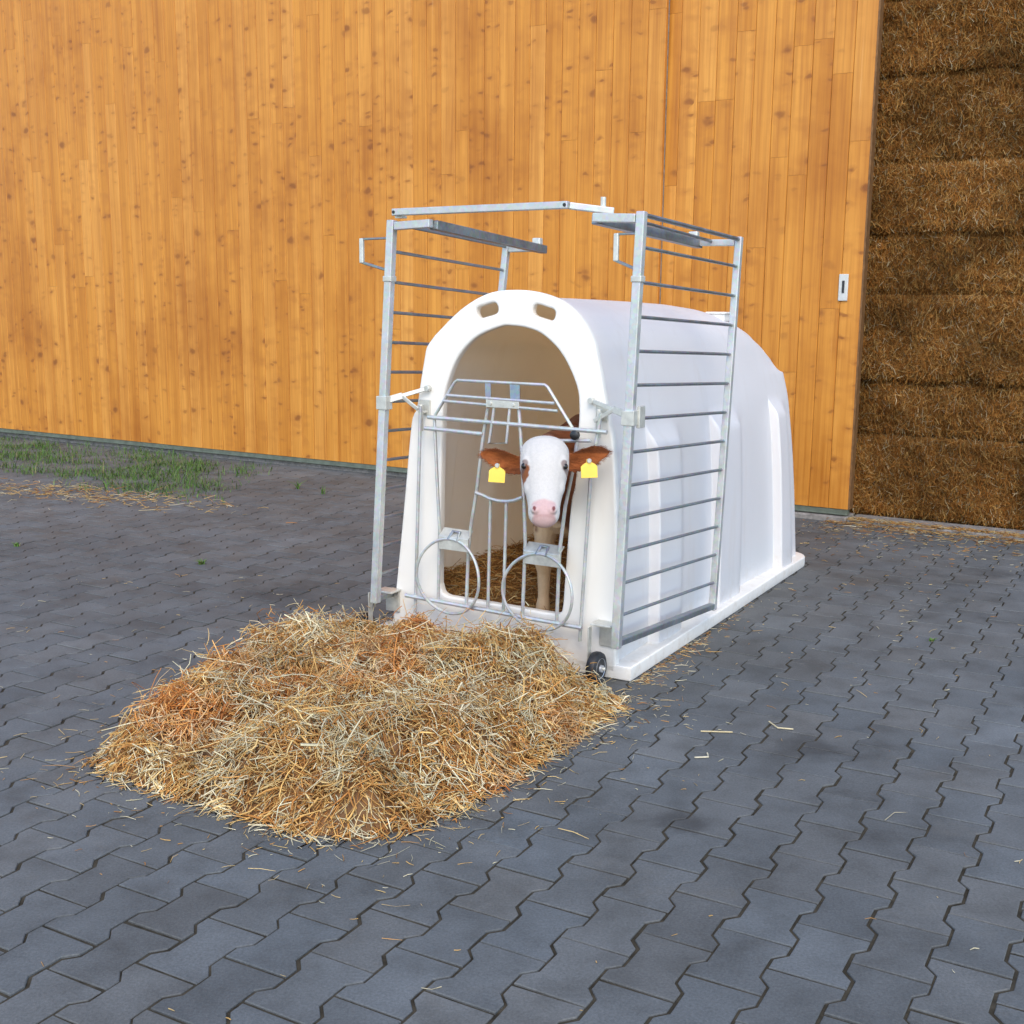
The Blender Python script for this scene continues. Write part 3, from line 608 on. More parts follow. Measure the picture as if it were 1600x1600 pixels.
# ------------------------------------------------------------------ calf
def calf():
    root = empty('calf', HO, TH); tag(root, 'white faced brown calf with yellow ear tags looking out through the hutch gate', 'calf')
    ang = R(40); K = 0.885; Fh = np.array([0.47, -0.88, 0.0]); Fh /= np.linalg.norm(Fh); Rt = np.array([0.88, 0.47, 0.0]); Rt /= np.linalg.norm(Rt); Zu = np.array([0, 0, 1.0])
    D = Fh*math.cos(ang) - Zu*math.sin(ang); N = Fh*math.sin(ang) + Zu*math.cos(ang); P0 = np.array([-0.243, -0.190, 0.806])
    def hp(x, t, n): return P0 + (Rt*x + D*t*0.94 + N*n)*K
    bm = MB()
    def loft(sec, n=20):
        """sec: centre, u vector*radius, v vector*radius"""
        vs = []
        for c, u, v_ in sec:
            for k in range(n):
                an = 2*math.pi*k/n; cu, su = math.cos(an), math.sin(an); vs.append(np.array(c)+np.array(u)*cu+np.array(v_)*su)
        m = len(sec); fs = [(i*n+k, i*n+(k+1) % n, (i+1)*n+(k+1) % n, (i+1)*n+k) for i in range(m-1) for k in range(n)]
        fs += [tuple(range(n))[::-1], tuple((m-1)*n+k for k in range(n))]; bm._add(vs, fs)
    def ell(c, r1, r2, r3, U=None, V_=None, W_=None, n=14):
        r1, r2, r3 = r1*K, r2*K, r3*K; U = Rt if U is None else U; V_ = D if V_ is None else V_; W_ = N if W_ is None else W_
        loft([(np.array(c)+np.array(W_)*(r3*math.sin(p)), np.array(U)*(r1*math.cos(p)), np.array(V_)*(r2*math.cos(p))) for p in np.linspace(-1.45, 1.45, 9)], n)
    # skull to muzzle
    S = [(-0.068, 0.022, 0.016, -0.040), (-0.060, 0.042, 0.030, -0.036), (-0.045, 0.062, 0.046, -0.028), (-0.022, 0.078, 0.062, -0.018), (0.01, 0.089, 0.074, -0.010), (0.05, 0.093, 0.080, -0.008), (0.09, 0.090, 0.083, -0.012), (0.125, 0.084, 0.081, -0.018), (0.16, 0.077, 0.076, -0.026),
         (0.20, 0.068, 0.066, -0.032), (0.24, 0.061, 0.056, -0.034), (0.275, 0.057, 0.049, -0.034), (0.300, 0.057, 0.046, -0.034), (0.322, 0.053, 0.041, -0.036), (0.337, 0.045, 0.035, -0.037), (0.347, 0.034, 0.026, -0.039), (0.354, 0.019, 0.014, -0.041), (0.357, 0.005, 0.004, -0.042)]
    loft([(hp(0, t, n), Rt*w_*K, N*d_*K) for t, w_, d_, n in S], 24)
    for s in (-1, 1):
        ell(hp(s*0.060, 0.098, 0.032), 0.022, 0.036, 0.016)          # brow
        ell(hp(s*0.056, 0.165, -0.022), 0.020, 0.06, 0.030)          # cheek
        ell(hp(s*0.028, 0.312, 0.000), 0.020, 0.020, 0.014)          # nostril wing
    ell(hp(0, 0.30, -0.068), 0.040, 0.040, 0.020)                     # chin
    # ears: cupped leaves out to the sides
    for s in (-1, 1):
        dz = -0.006 if s < 0 else 0.006
        es = [(0.050, 0.022, 0.756, 0.010), (0.080, 0.030, 0.757, 0.012), (0.110, 0.040, 0.760, 0.016), (0.140, 0.044, 0.767, 0.018), (0.170, 0.041, 0.777, 0.016), (0.200, 0.030, 0.785, 0.011), (0.222, 0.016, 0.789, 0.006), (0.234, 0.004, 0.790, 0.001)]
        vs = []; m = 12
        for x, h, z, cup in es:
            c = np.array([P0[0], P0[1], 0]) + Rt*(s*x*0.90) + Fh*(0.012-0.16*max(0, x-0.06)) + Zu*(z+dz-0.004)
            us = np.linspace(-1, 1, m//2+1)
            for u_ in us: vs.append(c + Zu*(h*0.9*u_) + Fh*(-cup*(1-u_*u_)+0.006))
            for u_ in us[::-1][1:-1]: vs.append(c + Zu*(h*0.9*u_) + Fh*(-cup*(1-u_*u_)-0.009))
        m = len(vs)//len(es); k_ = len(es); fs = [(i*m+k, i*m+(k+1) % m, (i+1)*m+(k+1) % m, (i+1)*m+k) for i in range(k_-1) for k in range(m)]
        fs += [tuple(range(m))[::-1], tuple((k_-1)*m+k for k in range(m))]; bm._add(vs, fs)
    # neck, trunk
    A, Bv = np.array([1.0, 0, 0]), np.array([0, 1.0, 0])
    loft([((-0.252, -0.165, 0.755), A*0.056, Zu*0.070), ((-0.280, -0.10, 0.730), A*0.060, Zu*0.105), ((-0.308, -0.045, 0.712), A*0.064, Zu*0.125), ((-0.300, 0.03, 0.692), A*0.096, Zu*0.155), ((-0.300, 0.10, 0.672), A*0.112, Zu*0.180), ((-0.33, 0.16, 0.655), A*0.112, Zu*0.190), ((-0.35, 0.26, 0.65), A*0.125, Zu*0.185)])
    loft([((-0.345, 0.09, 0.575), A*0.07, Zu*0.09), ((-0.350, 0.14, 0.60), A*0.115, Zu*0.15), ((-0.358, 0.24, 0.64), A*0.142, Zu*0.205), ((-0.37, 0.38, 0.655), A*0.150, Zu*0.215), ((-0.385, 0.55, 0.645), A*0.158, Zu*0.210), ((-0.40, 0.70, 0.665), A*0.150, Zu*0.205), ((-0.41, 0.84, 0.685), A*0.125, Zu*0.175), ((-0.415, 0.93, 0.69), A*0.07, Zu*0.10)])
    # front legs
    for x, y in ((-0.418, 0.135), (-0.285, 0.165)):
        loft([((x, y+0.06, 0.66), A*0.045, Bv*0.075), ((x, y+0.04, 0.56), A*0.052, Bv*0.075), ((x+0.004, y+0.015, 0.46), A*0.042, Bv*0.052), ((x+0.006, y, 0.385), A*0.031, Bv*0.036), ((x+0.007, y-0.006, 0.345), A*0.033, Bv*0.037), ((x+0.007, y, 0.305), A*0.024, Bv*0.028), ((x+0.007, y, 0.22), A*0.020, Bv*0.024), ((x+0.007, y-0.005, 0.175), A*0.026, Bv*0.030), ((x+0.007, y-0.018, 0.145), A*0.024, Bv*0.028), ((x+0.007, y-0.025, 0.105), A*0.031, Bv*0.040)], 14)
    # hind legs: knee forward, hock backward
    for x in (-0.47, -0.345):
        loft([((x, 0.80, 0.66), A*0.06, Bv*0.12), ((x, 0.76, 0.54), A*0.055, Bv*0.095), ((x, 0.80, 0.44), A*0.038, Bv*0.055), ((x, 0.885, 0.36), A*0.028, Bv*0.038), ((x, 0.875, 0.27), A*0.022, Bv*0.026), ((x, 0.86, 0.18), A*0.025, Bv*0.029), ((x, 0.835, 0.105), A*0.031, Bv*0.04)], 14)
    loft([((-0.415, 0.93, 0.76), A*0.020, Bv*0.020), ((-0.417, 0.985, 0.70), A*0.014, Bv*0.014), ((-0.42, 1.0, 0.5), A*0.011, Bv*0.011), ((-0.42, 1.0, 0.36), A*0.02, Bv*0.02)], 10)
    tmp = bm.build('tmp', None)
    rm = tmp.modifiers.new('r', 'REMESH'); rm.mode = 'VOXEL'; rm.voxel_size = 0.0036
    sm = tmp.modifiers.new('s', 'SMOOTH'); sm.iterations = 5; sm.factor = 0.5
    me = bpy.data.meshes.new_from_object(tmp.evaluated_get(bpy.context.evaluated_depsgraph_get())); bpy.data.objects.remove(tmp)
    n = len(me.vertices); co = np.empty(n*3, np.float32); me.vertices.foreach_get('co', co); co = co.reshape(-1, 3).astype(float)
    rel = (co-P0)/K; x = rel@Rt; t = rel@D/0.94; nn = rel@N; z = co[:, 2]; b = co[:, 1]; a = co[:, 0]
    wob = 0.5*(vnoise(a*38+b*11, z*38, 3)+vnoise(a*90, z*90+b*50, 4))-0.5
    brown = np.array([0.120, 0.034, 0.010]); white = np.array([0.56, 0.525, 0.485]); warm_shade_tan = np.array([0.54, 0.37, 0.22])
    col = np.tile(brown, (n, 1))*(0.85+0.5*vnoise(a*14, z*14+b*9, 5))[:, None]
    # white legs and belly, coloured tan for the warm shade in the hutch
    lg = smooth01(0.50-z + 0.09*wob, 0.0, 0.05); col = col*(1-lg[:, None])+warm_shade_tan*lg[:, None]
    br = (smooth01(b, 0.06, 0.10)*smooth01(0.30-b, 0, 0.05)*smooth01(-(np.abs(a+0.37)-0.055), -0.01, 0.015)*smooth01(0.62-z, 0, 0.06)); col = col*(1-br[:, None])+warm_shade_tan*br[:, None]
    # white patch on the flank behind the shoulder
    d = np.sqrt(((b-0.52)/0.15)**2 + ((z-0.755)/0.085)**2) + 0.5*wob; pt = (1-smooth01(d, 0.9, 1.05))*(b > 0.2); col = col*(1-pt[:, None])+white*0.9*pt[:, None]
    # white face: everything in the head frame except behind the cheeks and the ears
    head = (b < -0.06) & (np.abs(x) < 0.098) & (t > -0.06) & (t < 0.36)
    wf = smooth01(nn - (-0.030-0.22*np.clip(t-0.10, 0, 0.25)) + 0.02*wob, -0.006, 0.008)*head
    col = col*(1-wf[:, None]) + white*wf[:, None]
    # patch under one eye, pink muzzle, nostrils, eyelids
    pd = np.sqrt(((x+0.071)/0.019)**2+((t-0.150)/0.030)**2)+0.9*wob; pp = (1-smooth01(pd, 0.85, 1.1))*head*(nn > -0.06); col = col*(1-pp[:, None])+np.array([0.24, 0.075, 0.022])*pp[:, None]
    for s in (-1, 1):
        ed = np.sqrt(((x-s*0.078)/0.020)**2+((t-0.122)/0.018)**2); ep = (1-smooth01(ed, 0.8, 1.15))*head*0.75; col = col*(1-ep[:, None])+np.array([0.13, 0.07, 0.06])*ep[:, None]
    mz = smooth01(t + 0.25*(nn+0.02) + 0.006*wob, 0.278, 0.292)*(1-smooth01(np.abs(x)+0.010*wob, 0.034, 0.047))*head; pink = np.array([0.54, 0.36, 0.34]); col = col*(1-mz[:, None])+pink*mz[:, None]
    for s in (-1, 1):
        nd = np.sqrt(((x-s*0.034)/0.006)**2+((t-0.318+0.5*(np.abs(x)-0.034))/0.010)**2); np_ = (1-smooth01(nd, 0.75, 1.15))*head*(nn > -0.03); col = col*(1-np_[:, None])+np.array([0.16, 0.045, 0.045])*np_[:, None]
    mo = np.exp(-((t-0.338)/0.005)**2)*(np.abs(x) < 0.042)*head*0.35; col = col*(1-mo[:, None])+np.array([0.28, 0.12, 0.11])*mo[:, None]
    # ears: rusty, brighter inside
    ear = (np.abs(x) > 0.088) & (b < 0.0) & (z > 0.69); fr = (rel@Fh); inner_ = ear & (np.abs(z-0.764) < 0.026)
    col[ear] = np.array([0.165, 0.046, 0.012])*(0.8+0.5*vnoise(a[ear]*40, z[ear]*40, 8))[:, None]; col[inner_] = np.array([0.25, 0.070, 0.016])*(0.7+0.7*vnoise(a[inner_]*30, z[inner_]*60, 9))[:, None]
    hoof = (z < 0.125) & (b > 0.0); col[hoof] = np.array([0.10, 0.07, 0.05])
    # short-hair mottling
    col *= (0.97+0.06*vnoise(a*160+b*70, z*160+b*40, 12))[:, None]
    set_cols(me, col)
    tm = NT('calf_coat', 0.75, 0, 0.25); cc = tm.coords(); fine = tm.noise(tm.mapped(cc, (1, 1, 0.55)), 260, 4, 0.7); mid = tm.noise(cc, 22, 4)
    tm.base(tm.mix(1.0, tm.attr(), tm.ramp(fine, [(0.25, 0.91), (0.7, 1.03)]), 'MULTIPLY')); tm.bump(tm.math('ADD', fine, tm.math('MULTIPLY', mid, 0.8)), 0.3, 0.004)
    tm.p.inputs['Sheen Weight'].default_value = 0.06
    body = link_mesh('body', me, tm.m, root, smooth=True)
    # short coat hair on head, ears and neck
    nv = np.empty(n*3, np.float32); me.vertices.foreach_get('normal', nv); nv = nv.reshape(-1, 3).astype(float)
    pick = np.where((b < 0.35) & (z > 0.35) & ~((t > 0.285) & (b < -0.06)) & ~((np.abs(np.abs(x)-0.077) < 0.018) & (np.abs(t-0.122) < 0.02) & (b < -0.06)))[0]
    wgt = np.where(b[pick] < 0.0, 1.0, 0.25)*np.where((wf[pick] > 0.3) & (t[pick] > 0.0), 0.0, 1.0); k = rng.choice(pick, 13000, p=wgt/wgt.sum())
    lie = np.where((b[k] < -0.06)[:, None] & (np.abs(x[k]) < 0.095)[:, None], D*0.9, np.array([0.0, 0.25, -0.8])); lie = np.where(ear[k][:, None], np.sign(x[k])[:, None]*Rt*0.8, lie)
    dirs = nv[k]*0.22 + lie*1.1 + rng.normal(0, 0.20, (len(k), 3)); dirs /= np.linalg.norm(dirs, axis=1, keepdims=True)
    hv, hf, hc = strands(co[k] - nv[k]*0.001, dirs, rng.uniform(0.006, 0.014, len(k))*np.where(t[k] < 0.06, 1.2, 0.8), np.full(len(k), 0.0008), (col[k]*rng.normal(1.10, 0.07, (len(k), 1))).clip(0.004, 0.8), 0.15, 2)
    hm = NT('coat_hair', 0.6, 0, 0.3); hm.base(hm.attr()); ho = link_mesh('coat_hair', np_mesh('coat_hair', hv, hf, hc), hm.m, body)
    eye_m = m_plain('calf_eye', (0.012, 0.009, 0.008), 0.08, 0, 0.2, 40)
    for s in (-1, 1):
        c = hp(s*0.0735, 0.122, 0.028); e_ = MB(); e_.lathe(c, tuple(Rt*s*0.75+N*0.66), [(a_*0.9, b_*0.9) for a_, b_ in [(-0.011, 0.004), (-0.007, 0.010), (0.0, 0.0125), (0.005, 0.0105), (0.008, 0.006), (0.009, 0.002)]], 18); e_.build('eye', eye_m, root, smooth=True)
    # ear tags: a bell-topped plate each with its stud
    for s, tx, tz in ((-1, -0.170, 0.728), (1, 0.160, 0.747)):
        c = np.array([P0[0], P0[1], 0]) + Rt*tx*0.90 + Fh*0.028 + Zu*(tz-0.002)
        sh = [(-0.031, -0.036), (0.031, -0.036), (0.031, 0.006), (0.024, 0.014), (0.010, 0.022), (0.008, 0.034), (-0.008, 0.034), (-0.010, 0.022), (-0.024, 0.014), (-0.031, 0.006)]
        tl = 0.05*s; T = MB(); T.prism([tuple(c + Rt*(u*math.cos(tl)-v_*math.sin(tl)) + Zu*(v_*math.cos(tl)+u*math.sin(tl)) + Fh*(-0.12*v_)) for u, v_ in [(0.86*p_, 0.86*q_) for p_, q_ in sh]], tuple(Fh*0.0022))
        tg = T.build('ear_tag', M['yellow'], root, bevel=0.0008)
        sp = c + Zu*0.024; B_ = MB(); B_.lathe(tuple(sp), tuple(Fh), [(-0.02, 0.004), (0.003, 0.004), (0.003, 0.008), (0.007, 0.006)], 12); B_.build('stud', M['zinc'], tg, smooth=True)
calf()

# ------------------------------------------------------------------ straw bedding inside, straw heap outside, loose stalks
def bedding():
    na, nb = 46, 110; A_, B_ = np.meshgrid(np.linspace(-0.955, -0.09, na), np.linspace(0.045, 2.0, nb))
    Zf = 0.135 + 0.05*smooth01(B_, 0.2, 1.6) + 0.05*(vnoise(A_*9, B_*9, 21)-0.3) + 0.03*(vnoise(A_*30, B_*30, 22)-0.5) + 0.05*smooth01(-A_, 0.6, 0.95)
    V = np.stack([A_, B_, Zf], -1).reshape(-1, 3); idx = np.arange(na*nb).reshape(nb, na); F = np.stack([idx[:-1, :-1], idx[:-1, 1:], idx[1:, 1:], idx[1:, :-1]], -1).reshape(-1, 4)
    n = 9000; k = rng.integers(0, len(V), n); P = V[k] + rng.normal(0, 0.012, (n, 3)); P[:, 2] += 0.004
    P[:, 0] = P[:, 0].clip(-0.93, -0.12); P[:, 1] = P[:, 1].clip(0.07, 1.95)
    D = rand_dirs(n, 0.3); L = rng.uniform(0.03, 0.10, n)
    cl = lambda q_: np.stack([q_[:, 0].clip(-0.94, -0.11), q_[:, 1].clip(0.05, 1.97), q_[:, 2]], -1)
    C = straw_cols(n, (0.2, 0.25, 0.3, 0.25, 0.03, 0.02, 0.25), 0.75)
    s3 = strands(P - D*(L/2)[:, None], D, L, rng.uniform(0.002, 0.004, n), C); s3 = (cl(s3[0]), s3[1], s3[2])
    V, F, C = merge([(V, F, np.tile([0.19, 0.088, 0.024], (len(V), 1))), s3])
    me = np_mesh('straw_bedding', V, F, C); o = link_mesh('straw_bedding', me, M['straw']); o.location = HO; o.rotation_euler = (0, 0, TH)
    tag(o, 'brown straw bedding covering the floor inside the hutch', 'straw', kind='stuff')
bedding()

POLY = np.array([(-1.17, 3.14), (-1.10, 3.42), (-1.00, 3.70), (-0.93, 3.98), (-0.82, 4.20), (-0.66, 4.38), (-0.55, 4.39), (-0.40, 4.31), (-0.10, 4.145), (0.18, 3.975), (0.205, 3.85), (0.26, 3.735), (0.36, 3.70), (0.355, 3.63), (0.27, 3.46), (0.12, 3.21), (-0.02, 2.98), (-0.10, 2.86), (-0.23, 2.71), (-0.36, 2.66), (-0.51, 2.67), (-0.66, 2.78), (-0.88, 2.90), (-1.08, 3.03)])
def inside_dist(X, Y, poly):
    """signed distance: positive inside"""
    d = np.full(X.shape, 1e9); ins = np.zeros(X.shape, bool); n = len(poly)
    for i in range(n):
        x0, y0 = poly[i-1]; x1, y1 = poly[i]; ex, ey = x1-x0, y1-y0; l2 = ex*ex+ey*ey
        t = np.clip(((X-x0)*ex+(Y-y0)*ey)/l2, 0, 1); d = np.minimum(d, np.hypot(X-x0-t*ex, Y-y0-t*ey))
        c = (y0 > Y) != (y1 > Y); xi = x0+(Y-y0)/(ey if abs(ey) > 1e-9 else 1e-9)*ex; ins ^= c & (X < xi)
    return np.where(ins, d, -d)
LUMPS = [(-0.74, 3.95, 0.18, 0.045), (-0.34, 4.13, 0.13, 0.050), (-0.02, 3.74, 0.24, 0.065), (-0.30, 3.38, 0.24, 0.05), (-0.20, 3.02, 0.20, 0.06), (-0.62, 3.30, 0.22, 0.045), (-0.92, 3.35, 0.18, 0.03), (-0.55, 2.95, 0.20, 0.035), (-0.05, 3.30, 0.15, 0.03), (0.18, 3.72, 0.16, 0.035)]
_tr = np.random.default_rng(23)
TUFTS = [(x, y, _tr.uniform(0.05, 0.12), _tr.uniform(0.02, 0.085)) for x, y in zip(_tr.uniform(-1.1, 0.3, 120), _tr.uniform(2.68, 4.35, 120))]
def heap_z(X, Y):
    d = inside_dist(X, Y, POLY); e_ = smooth01(d, -0.02, 0.24)
    # against the hutch the heap stays high
    fb = (X-HO.x)*EY[0]+(Y-HO.y)*EY[1]; near = smooth01(-fb, -0.02, 0.02); hd = smooth01(d, -0.01, 0.10)
    z = 0.050*e_ + 0.018*hd
    for x, y, r, h in LUMPS: z = z + h*np.exp(-((X-x)**2+(Y-y)**2)/(r*r))*smooth01(d, 0.0, 0.16)
    z = z + smooth01(d, 0, 0.12)*(0.110*(vnoise(X*5.5+3, Y*5.5, 31)-0.5) + 0.080*(vnoise(X*11, Y*11, 32)-0.5) + 0.050*(vnoise(X*30, Y*30, 33)-0.5))
    tz = np.zeros_like(z)
    for x, y, r, h in TUFTS:
        q_ = ((X-x)**2+(Y-y)**2)/(r*r); tz = np.maximum(tz, h*np.exp(-q_*q_*0.7))
    z = z + tz*smooth01(d, 0.0, 0.07)
    # a hollow towards the doorway
    z = z - 0.045*np.exp(-((X+0.15)**2+(Y-4.05)**2)/0.03)
    z = z*(1-0.85*np.exp(-(((X+0.530)/0.10)**2+((Y-4.12)/0.28)**2)))
    z = z*(1-0.90*np.exp(-(((X-0.30)/0.085)**2+((Y-3.78)/0.17)**2))) + 0.008*hd      # the right wheel stands clear
    return np.maximum(z*0.86, 0.0), d
def heap():
    nx, ny = 190, 230; X, Y = np.meshgrid(np.linspace(-1.25, 0.45, nx), np.linspace(2.6, 4.5, ny)); Z, d = heap_z(X, Y)
    V = np.stack([X, Y, Z-0.012], -1).reshape(-1, 3); idx = np.arange(nx*ny).reshape(ny, nx); F = np.stack([idx[:-1, :-1], idx[:-1, 1:], idx[1:, 1:], idx[1:, :-1]], -1).reshape(-1, 4)
    keep = (d.reshape(-1)[F] > 0.012).all(1); F = F[keep]; used = np.unique(F); re = np.full(len(V), -1); re[used] = np.arange(len(used)); V = V[used]; F = re[F]
    tone = 0.5+0.8*vnoise(V[:, 0]*18, V[:, 1]*18, 40)
    base = np.array([0.23, 0.105, 0.030])[None]*tone[:, None]
    n = 74000; x = rng.uniform(-1.28, 0.46, n); y = rng.uniform(2.55, 4.5, n); z, dd = heap_z(x, y)
    ok = (dd > rng.normal(0.004, 0.020, n)) & (rng.uniform(0, 1, n) < 0.62+0.6*vnoise(x*16, y*16, 55)); x, y, z, dd = x[ok], y[ok], z[ok], dd[ok]; n = len(x)
    # slope-following directions
    e = 0.01; zx = (heap_z(x+e, y)[0]-z)/e; zy = (heap_z(x, y+e)[0]-z)/e
    an = rng.uniform(0, 2*math.pi, n); D = np.stack([np.cos(an), np.sin(an), (np.cos(an)*zx+np.sin(an)*zy).clip(-0.9, 0.9)*0.8 + rng.normal(0, 0.62, n)*smooth01(dd, 0, 0.1)], -1); D /= np.linalg.norm(D, axis=1, keepdims=True)
    L = rng.gamma(4.0, 0.012, n).clip(0.015, 0.15); W = rng.uniform(0.0013, 0.0026, n) + rng.exponential(0.0009, n)
    P = np.stack([x, y, z + 0.002 + rng.exponential(0.016, n)*smooth01(dd, 0, 0.06)], -1)
    clump = 0.85 + 0.4*vnoise(x*11, y*11, 51); rust = vnoise(x*6, y*6, 52)
    C = straw_cols(n); tuft = smooth01(vnoise(x*14+5, y*14, 56)*0.6+vnoise(x*34, y*34, 57)*0.4, 0.40, 0.62)[:, None]
    C = np.where(rng.uniform(0, 1, (n, 1)) < 0.75*tuft, straw_cols(n, (0.25, 0.05, 0.02, 0, 0.42, 0.28, 0)), np.where(rng.uniform(0, 1, (n, 1)) < 0.5, straw_cols(n, (0.08, 0.25, 0.32, 0.25, 0.02, 0.02, 0.12)), C)); C = C*clump[:, None]*1.0; C[:, 1] *= 1-0.24*smooth01(rust, 0.5, 0.8); C[:, 2] *= 1-0.40*smooth01(rust, 0.5, 0.8)
    s1 = strands(P - D*(L/2)[:, None], D, L, W, C, np.where(rng.uniform(0, 1, (n, 1)) < 0.3, 0.40, 0.12), 3)
    # long pale stalks that stick out
    m = 420; k = rng.choice(np.where(dd > 0.07)[0], m); D2 = rand_dirs(m, 0.22); L2 = rng.uniform(0.10, 0.24, m); C2 = straw_cols(m, (0.4, 0.1, 0.03, 0, 0.4, 0.2, 0))
    P2 = P[k] + np.array([0, 0, 0.012]); s2 = strands(P2 - D2*(L2/2)[:, None], D2, L2, rng.uniform(0.0022, 0.0042, m), C2, 0.10, 3)
    s1[0][:, 2] = np.maximum(s1[0][:, 2], 0.002); s2[0][:, 2] = np.maximum(s2[0][:, 2], 0.002)
    def clear(v):      # keep stalks out of the hutch front and the gate plane
        fb = (v[:, 0]-HO.x)*EY[0]+(v[:, 1]-HO.y)*EY[1]; push = np.where((v[:, 0]-HO.x)*EX[0]+(v[:, 1]-HO.y)*EX[1] < 0.02, np.maximum(fb+0.004, 0), 0); v[:, 0] -= push*EY[0]; v[:, 1] -= push*EY[1]
    clear(s1[0]); clear(s2[0])
    V, F, C = merge([(V, F, base), s1, s2]); me = np_mesh('straw_heap', V, F, C); o = link_mesh('straw_heap', me, M['straw'])
    tag(o, 'loose heap of golden straw spread on the pavers in front of the hutch', 'straw heap', kind='stuff')
heap()

def litter():
    parts = []
    # scatter thinning away from the heap
    n = 26000; x = rng.uniform(-2.2, 2.0, n); y = rng.uniform(1.9, 5.4, n); d = -inside_dist(x, y, POLY)
    dens = np.where(d > 0, np.exp(-d/0.09)*0.9 + 0.012, 0)
    right = ((x-HO.x)*EX[0]+(y-HO.y)*EX[1] > 0.0); dens = dens*np.where(right & (y > 3.3), 1.6, 1.0)
    b_ = (x-HO.x)*EY[0]+(y-HO.y)*EY[1]; a_ = (x-HO.x)*EX[0]+(y-HO.y)*EX[1]; dens[(b_ > -0.01) & (a_ < 0.01) & (a_ > -1.06)] = 0
    ok = rng.uniform(0, 1, n) < dens; x, y = x[ok], y[ok]; n = len(x); D = rand_dirs(n, 0.02); L = rng.gamma(2.2, 0.010, n).clip(0.006, 0.09)
    parts.append(strands(np.stack([x, y, np.full(n, 0.0028)], -1), D, L, rng.uniform(0.0012, 0.0028, n), straw_cols(n, (0.3, 0.2, 0.15, 0.05, 0.25, 0.15, 0.02), 0.9), 0.12))
    # fringe along the hutch foot and on the flange
    n = 260; b = rng.beta(0.8, 2.2, n)*1.6; a = rng.exponential(0.035, n)+0.006; p = np.array([HO.x, HO.y])+a[:, None]*EX+b[:, None]*EY
    parts.append(strands(np.c_[p, np.full(n, 0.003)], rand_dirs(n, 0.03), rng.gamma(2.2, 0.010, n).clip(0.006, 0.06), rng.uniform(0.0014, 0.0026, n), straw_cols(n), 0.1))
    # debris in front of the bales
    n = 1500; s = rng.uniform(-0.1, 1.5, n); o_ = 0.10-rng.exponential(0.10, n); ww = np.array([math.cos(WROT), math.sin(WROT)]); wn = np.array([-math.sin(WROT), math.cos(WROT)])
    p = np.array([E0.x, E0.y])+s[:, None]*ww+o_[:, None]*wn; z = np.where(o_ > 0.02, 0.019, 0.003)
    parts.append(strands(np.c_[p, z], rand_dirs(n, 0.08), rng.uniform(0.02, 0.09, n), rng.uniform(0.002, 0.005, n), straw_cols(n, (0.2, 0.25, 0.3, 0.2, 0.05, 0.05, 0.1), 0.7), 0.15))
    n = 500; p = np.array([E0.x, E0.y])+rng.uniform(-0.7, 1.6, n)[:, None]*ww-rng.gamma(1.5, 0.35, n)[:, None]*wn
    parts.append(strands(np.c_[p, np.full(n, 0.003)], rand_dirs(n, 0.03), rng.uniform(0.008, 0.04, n), rng.uniform(0.002, 0.004, n), straw_cols(n, k=0.8), 0.1))
    V, F, C = merge(parts); V[:, 2] = np.maximum(V[:, 2], 0.0012); me = np_mesh('loose_straw', V, F, C); o = link_mesh('loose_straw', me, M['straw'])
    tag(o, 'thin scatter of straw bits on the grey pavers around the heap', 'straw', kind='stuff')
litter()

# a few single stalks one can point at
def stalk(pts, label, col):
    V, F, C = [], [], []; m = MB(); m.tube([(x, y, 0.004) for x, y in pts], 0.0022, 6, col=col)
    o = m.build('straw_stalk', M['straw'], None, cols=True); tag(o, label, 'straw stalk', 'single straw stalks lying on the pavers')
stalk([(0.80, 3.50), (0.815, 3.445), (0.86, 3.435)], 'bent pale straw stalk lying far to the right of the heap', (0.66, 0.55, 0.33))
stalk([(0.575, 3.41), (0.67, 3.405)], 'straight pale straw stalk lying on a paver right of the heap', (0.62, 0.50, 0.28))
stalk([(0.525, 3.20), (0.565, 3.205), (0.567, 3.235)], 'short hooked straw stalk lying between the heap and the dark stain', (0.68, 0.60, 0.42))
stalk([(-0.64, 2.735), (-0.44, 2.72)], 'long pale straw stalk lying at the near edge of the heap', (0.70, 0.60, 0.38))

# ------------------------------------------------------------------ grass by the barn wall, weeds between the pavers
def blades(P, H, W, C, lean=0.5):
    n = len(P); az = rng.uniform(0, 2*math.pi, n); d = np.stack([np.cos(az), np.sin(az), np.zeros(n)], -1); s = np.stack([-np.sin(az), np.cos(az), np.zeros(n)], -1); ln = rng.uniform(0.1, lean*2, n)
    rows = []
    for t, wf in ((0, 1.0), (0.5, 0.8), (1.0, 0.12)):
        c = P + d*(ln*H*t*t)[:, None] + np.array([0, 0, 1.0])*(H*t*(1-0.25*ln*t))[:, None]
        rows += [c - s*(W*wf/2)[:, None], c + s*(W*wf/2)[:, None]]
    V = np.stack(rows, 1); F = np.array([(0, 1, 3, 2), (2, 3, 5, 4)])[None] + (np.arange(n)*6)[:, None, None]
    return V.reshape(-1, 3), F.reshape(-1, 4), np.repeat(C, 6, 0)
def grass_cols(n):
    g_ = np.array([(0.065, 0.150, 0.020), (0.095, 0.190, 0.030), (0.12, 0.19, 0.045), (0.19, 0.17, 0.07)]); return g_[rng.choice(4, n, p=[0.35, 0.35, 0.2, 0.1])]*rng.normal(1, 0.15, (n, 1))
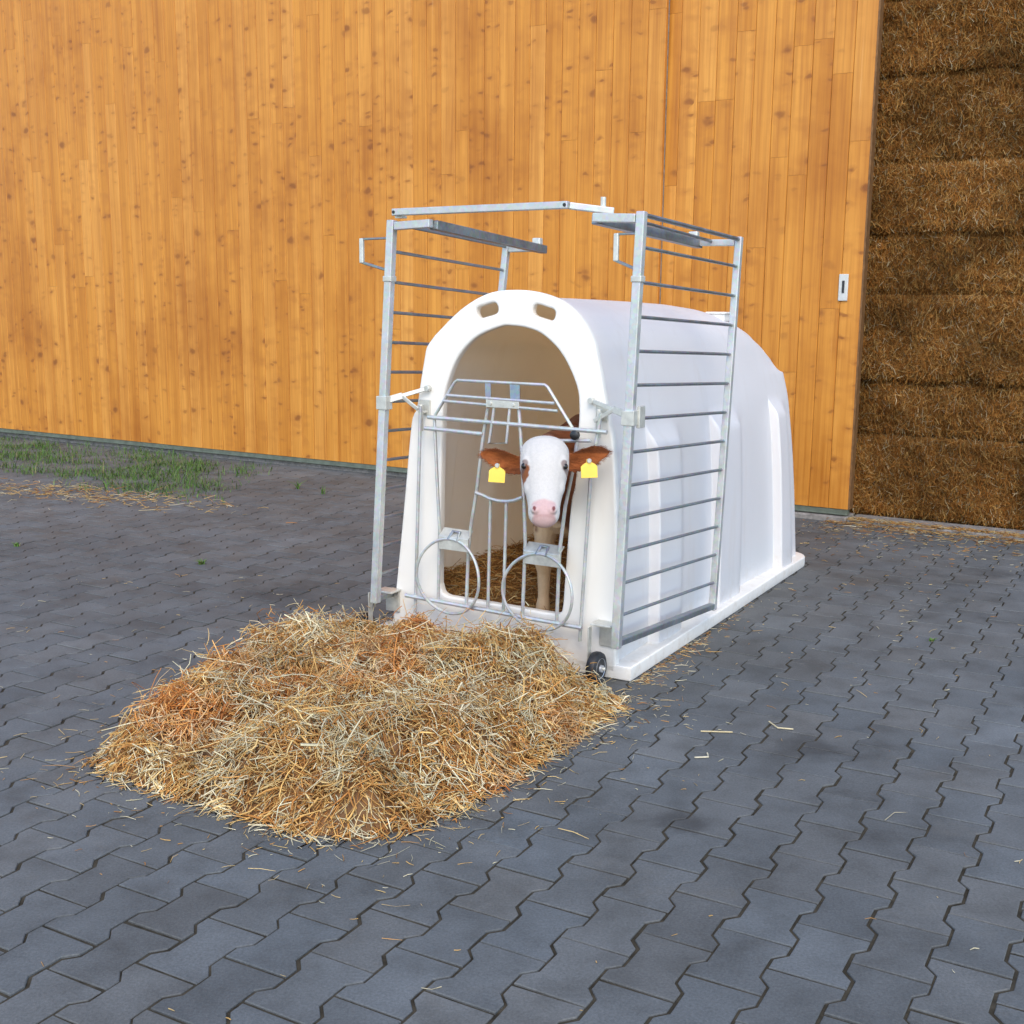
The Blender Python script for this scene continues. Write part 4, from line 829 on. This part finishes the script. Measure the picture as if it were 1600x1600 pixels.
def grass():
    n = 52000; x = rng.uniform(-5.6, -1.3, n); y = rng.uniform(7.2, 11.4, n)
    wd = -((x-1.96)*0.512+(y-6.885)*0.859)                       # distance in front of the wall
    dens = (0.25+0.75*smooth01(wd, 0.1, 0.5))*(1-smooth01(wd, 1.2, 1.75))*(1-smooth01(x, -2.5, -1.6))*(0.10+1.5*smooth01(vnoise(x*4.2, y*4.2, 61)*0.65+vnoise(x*13, y*13, 62)*0.35, 0.42, 0.66))
    ok = (rng.uniform(0, 1, n) < dens) & (wd > 0.03); x, y = x[ok], y[ok]; n = len(x)
    s1 = blades(np.c_[x, y, np.zeros(n)], rng.gamma(3.5, 0.012, n).clip(0.012, 0.11), rng.uniform(0.0025, 0.006, n), grass_cols(n), 0.85)
    m = 480; x = rng.normal(-2.8, 0.48, m); y = 7.58 + (x+2.69)*-0.42 + rng.normal(0, 0.13, m) + 0.10*rng.normal(size=m)
    wd = -((x-1.96)*0.512+(y-6.885)*0.859); x, y = x[wd > 0.3], y[wd > 0.3]; m = len(x)
    s2 = strands(np.c_[x, y, np.full(m, 0.006)], rand_dirs(m, 0.15), rng.uniform(0.03, 0.11, m), rng.uniform(0.002, 0.005, m), straw_cols(m, (0.4, 0.2, 0.2, 0.1, 0.1, 0.1, 0.05), 0.8), 0.15)
    V, F, C = merge([s1, s2]); me = np_mesh('grass', V, F, C); o = link_mesh('grass', me, M['grass']); tag(o, 'sparse green grass with dry cuttings on the pavers below the board wall', 'grass', kind='stuff')
grass()
def weed(x, y, h, n, label):
    P = np.c_[rng.normal(x, 0.005, n), rng.normal(y, 0.005, n), np.zeros(n)]
    V, F, C = blades(P, rng.uniform(0.4, 1, n)*h, rng.uniform(0.004, 0.008, n), grass_cols(n)*1.2, 0.7); me = np_mesh('weed', V, F, C); o = link_mesh('weed', me, M['grass']); tag(o, label, 'weed', 'small weeds growing between the pavers')
weed(-1.50, 5.62, 0.035, 40, 'low green weed between the pavers midway between the grass patch and the straw heap')
weed(-2.55, 6.00, 0.03, 26, 'tiny green weed between pavers at the left edge of the photo')
weed(1.62, 4.42, 0.02, 18, 'tiny green weed between pavers at the right edge of the photo')
weed(-1.45, 7.95, 0.09, 16, 'thin upright grass tuft standing alone right of the grass patch')
weed(-1.25, 7.75, 0.07, 12, 'short grass tuft nearest the hutch fence, right of the grass patch')
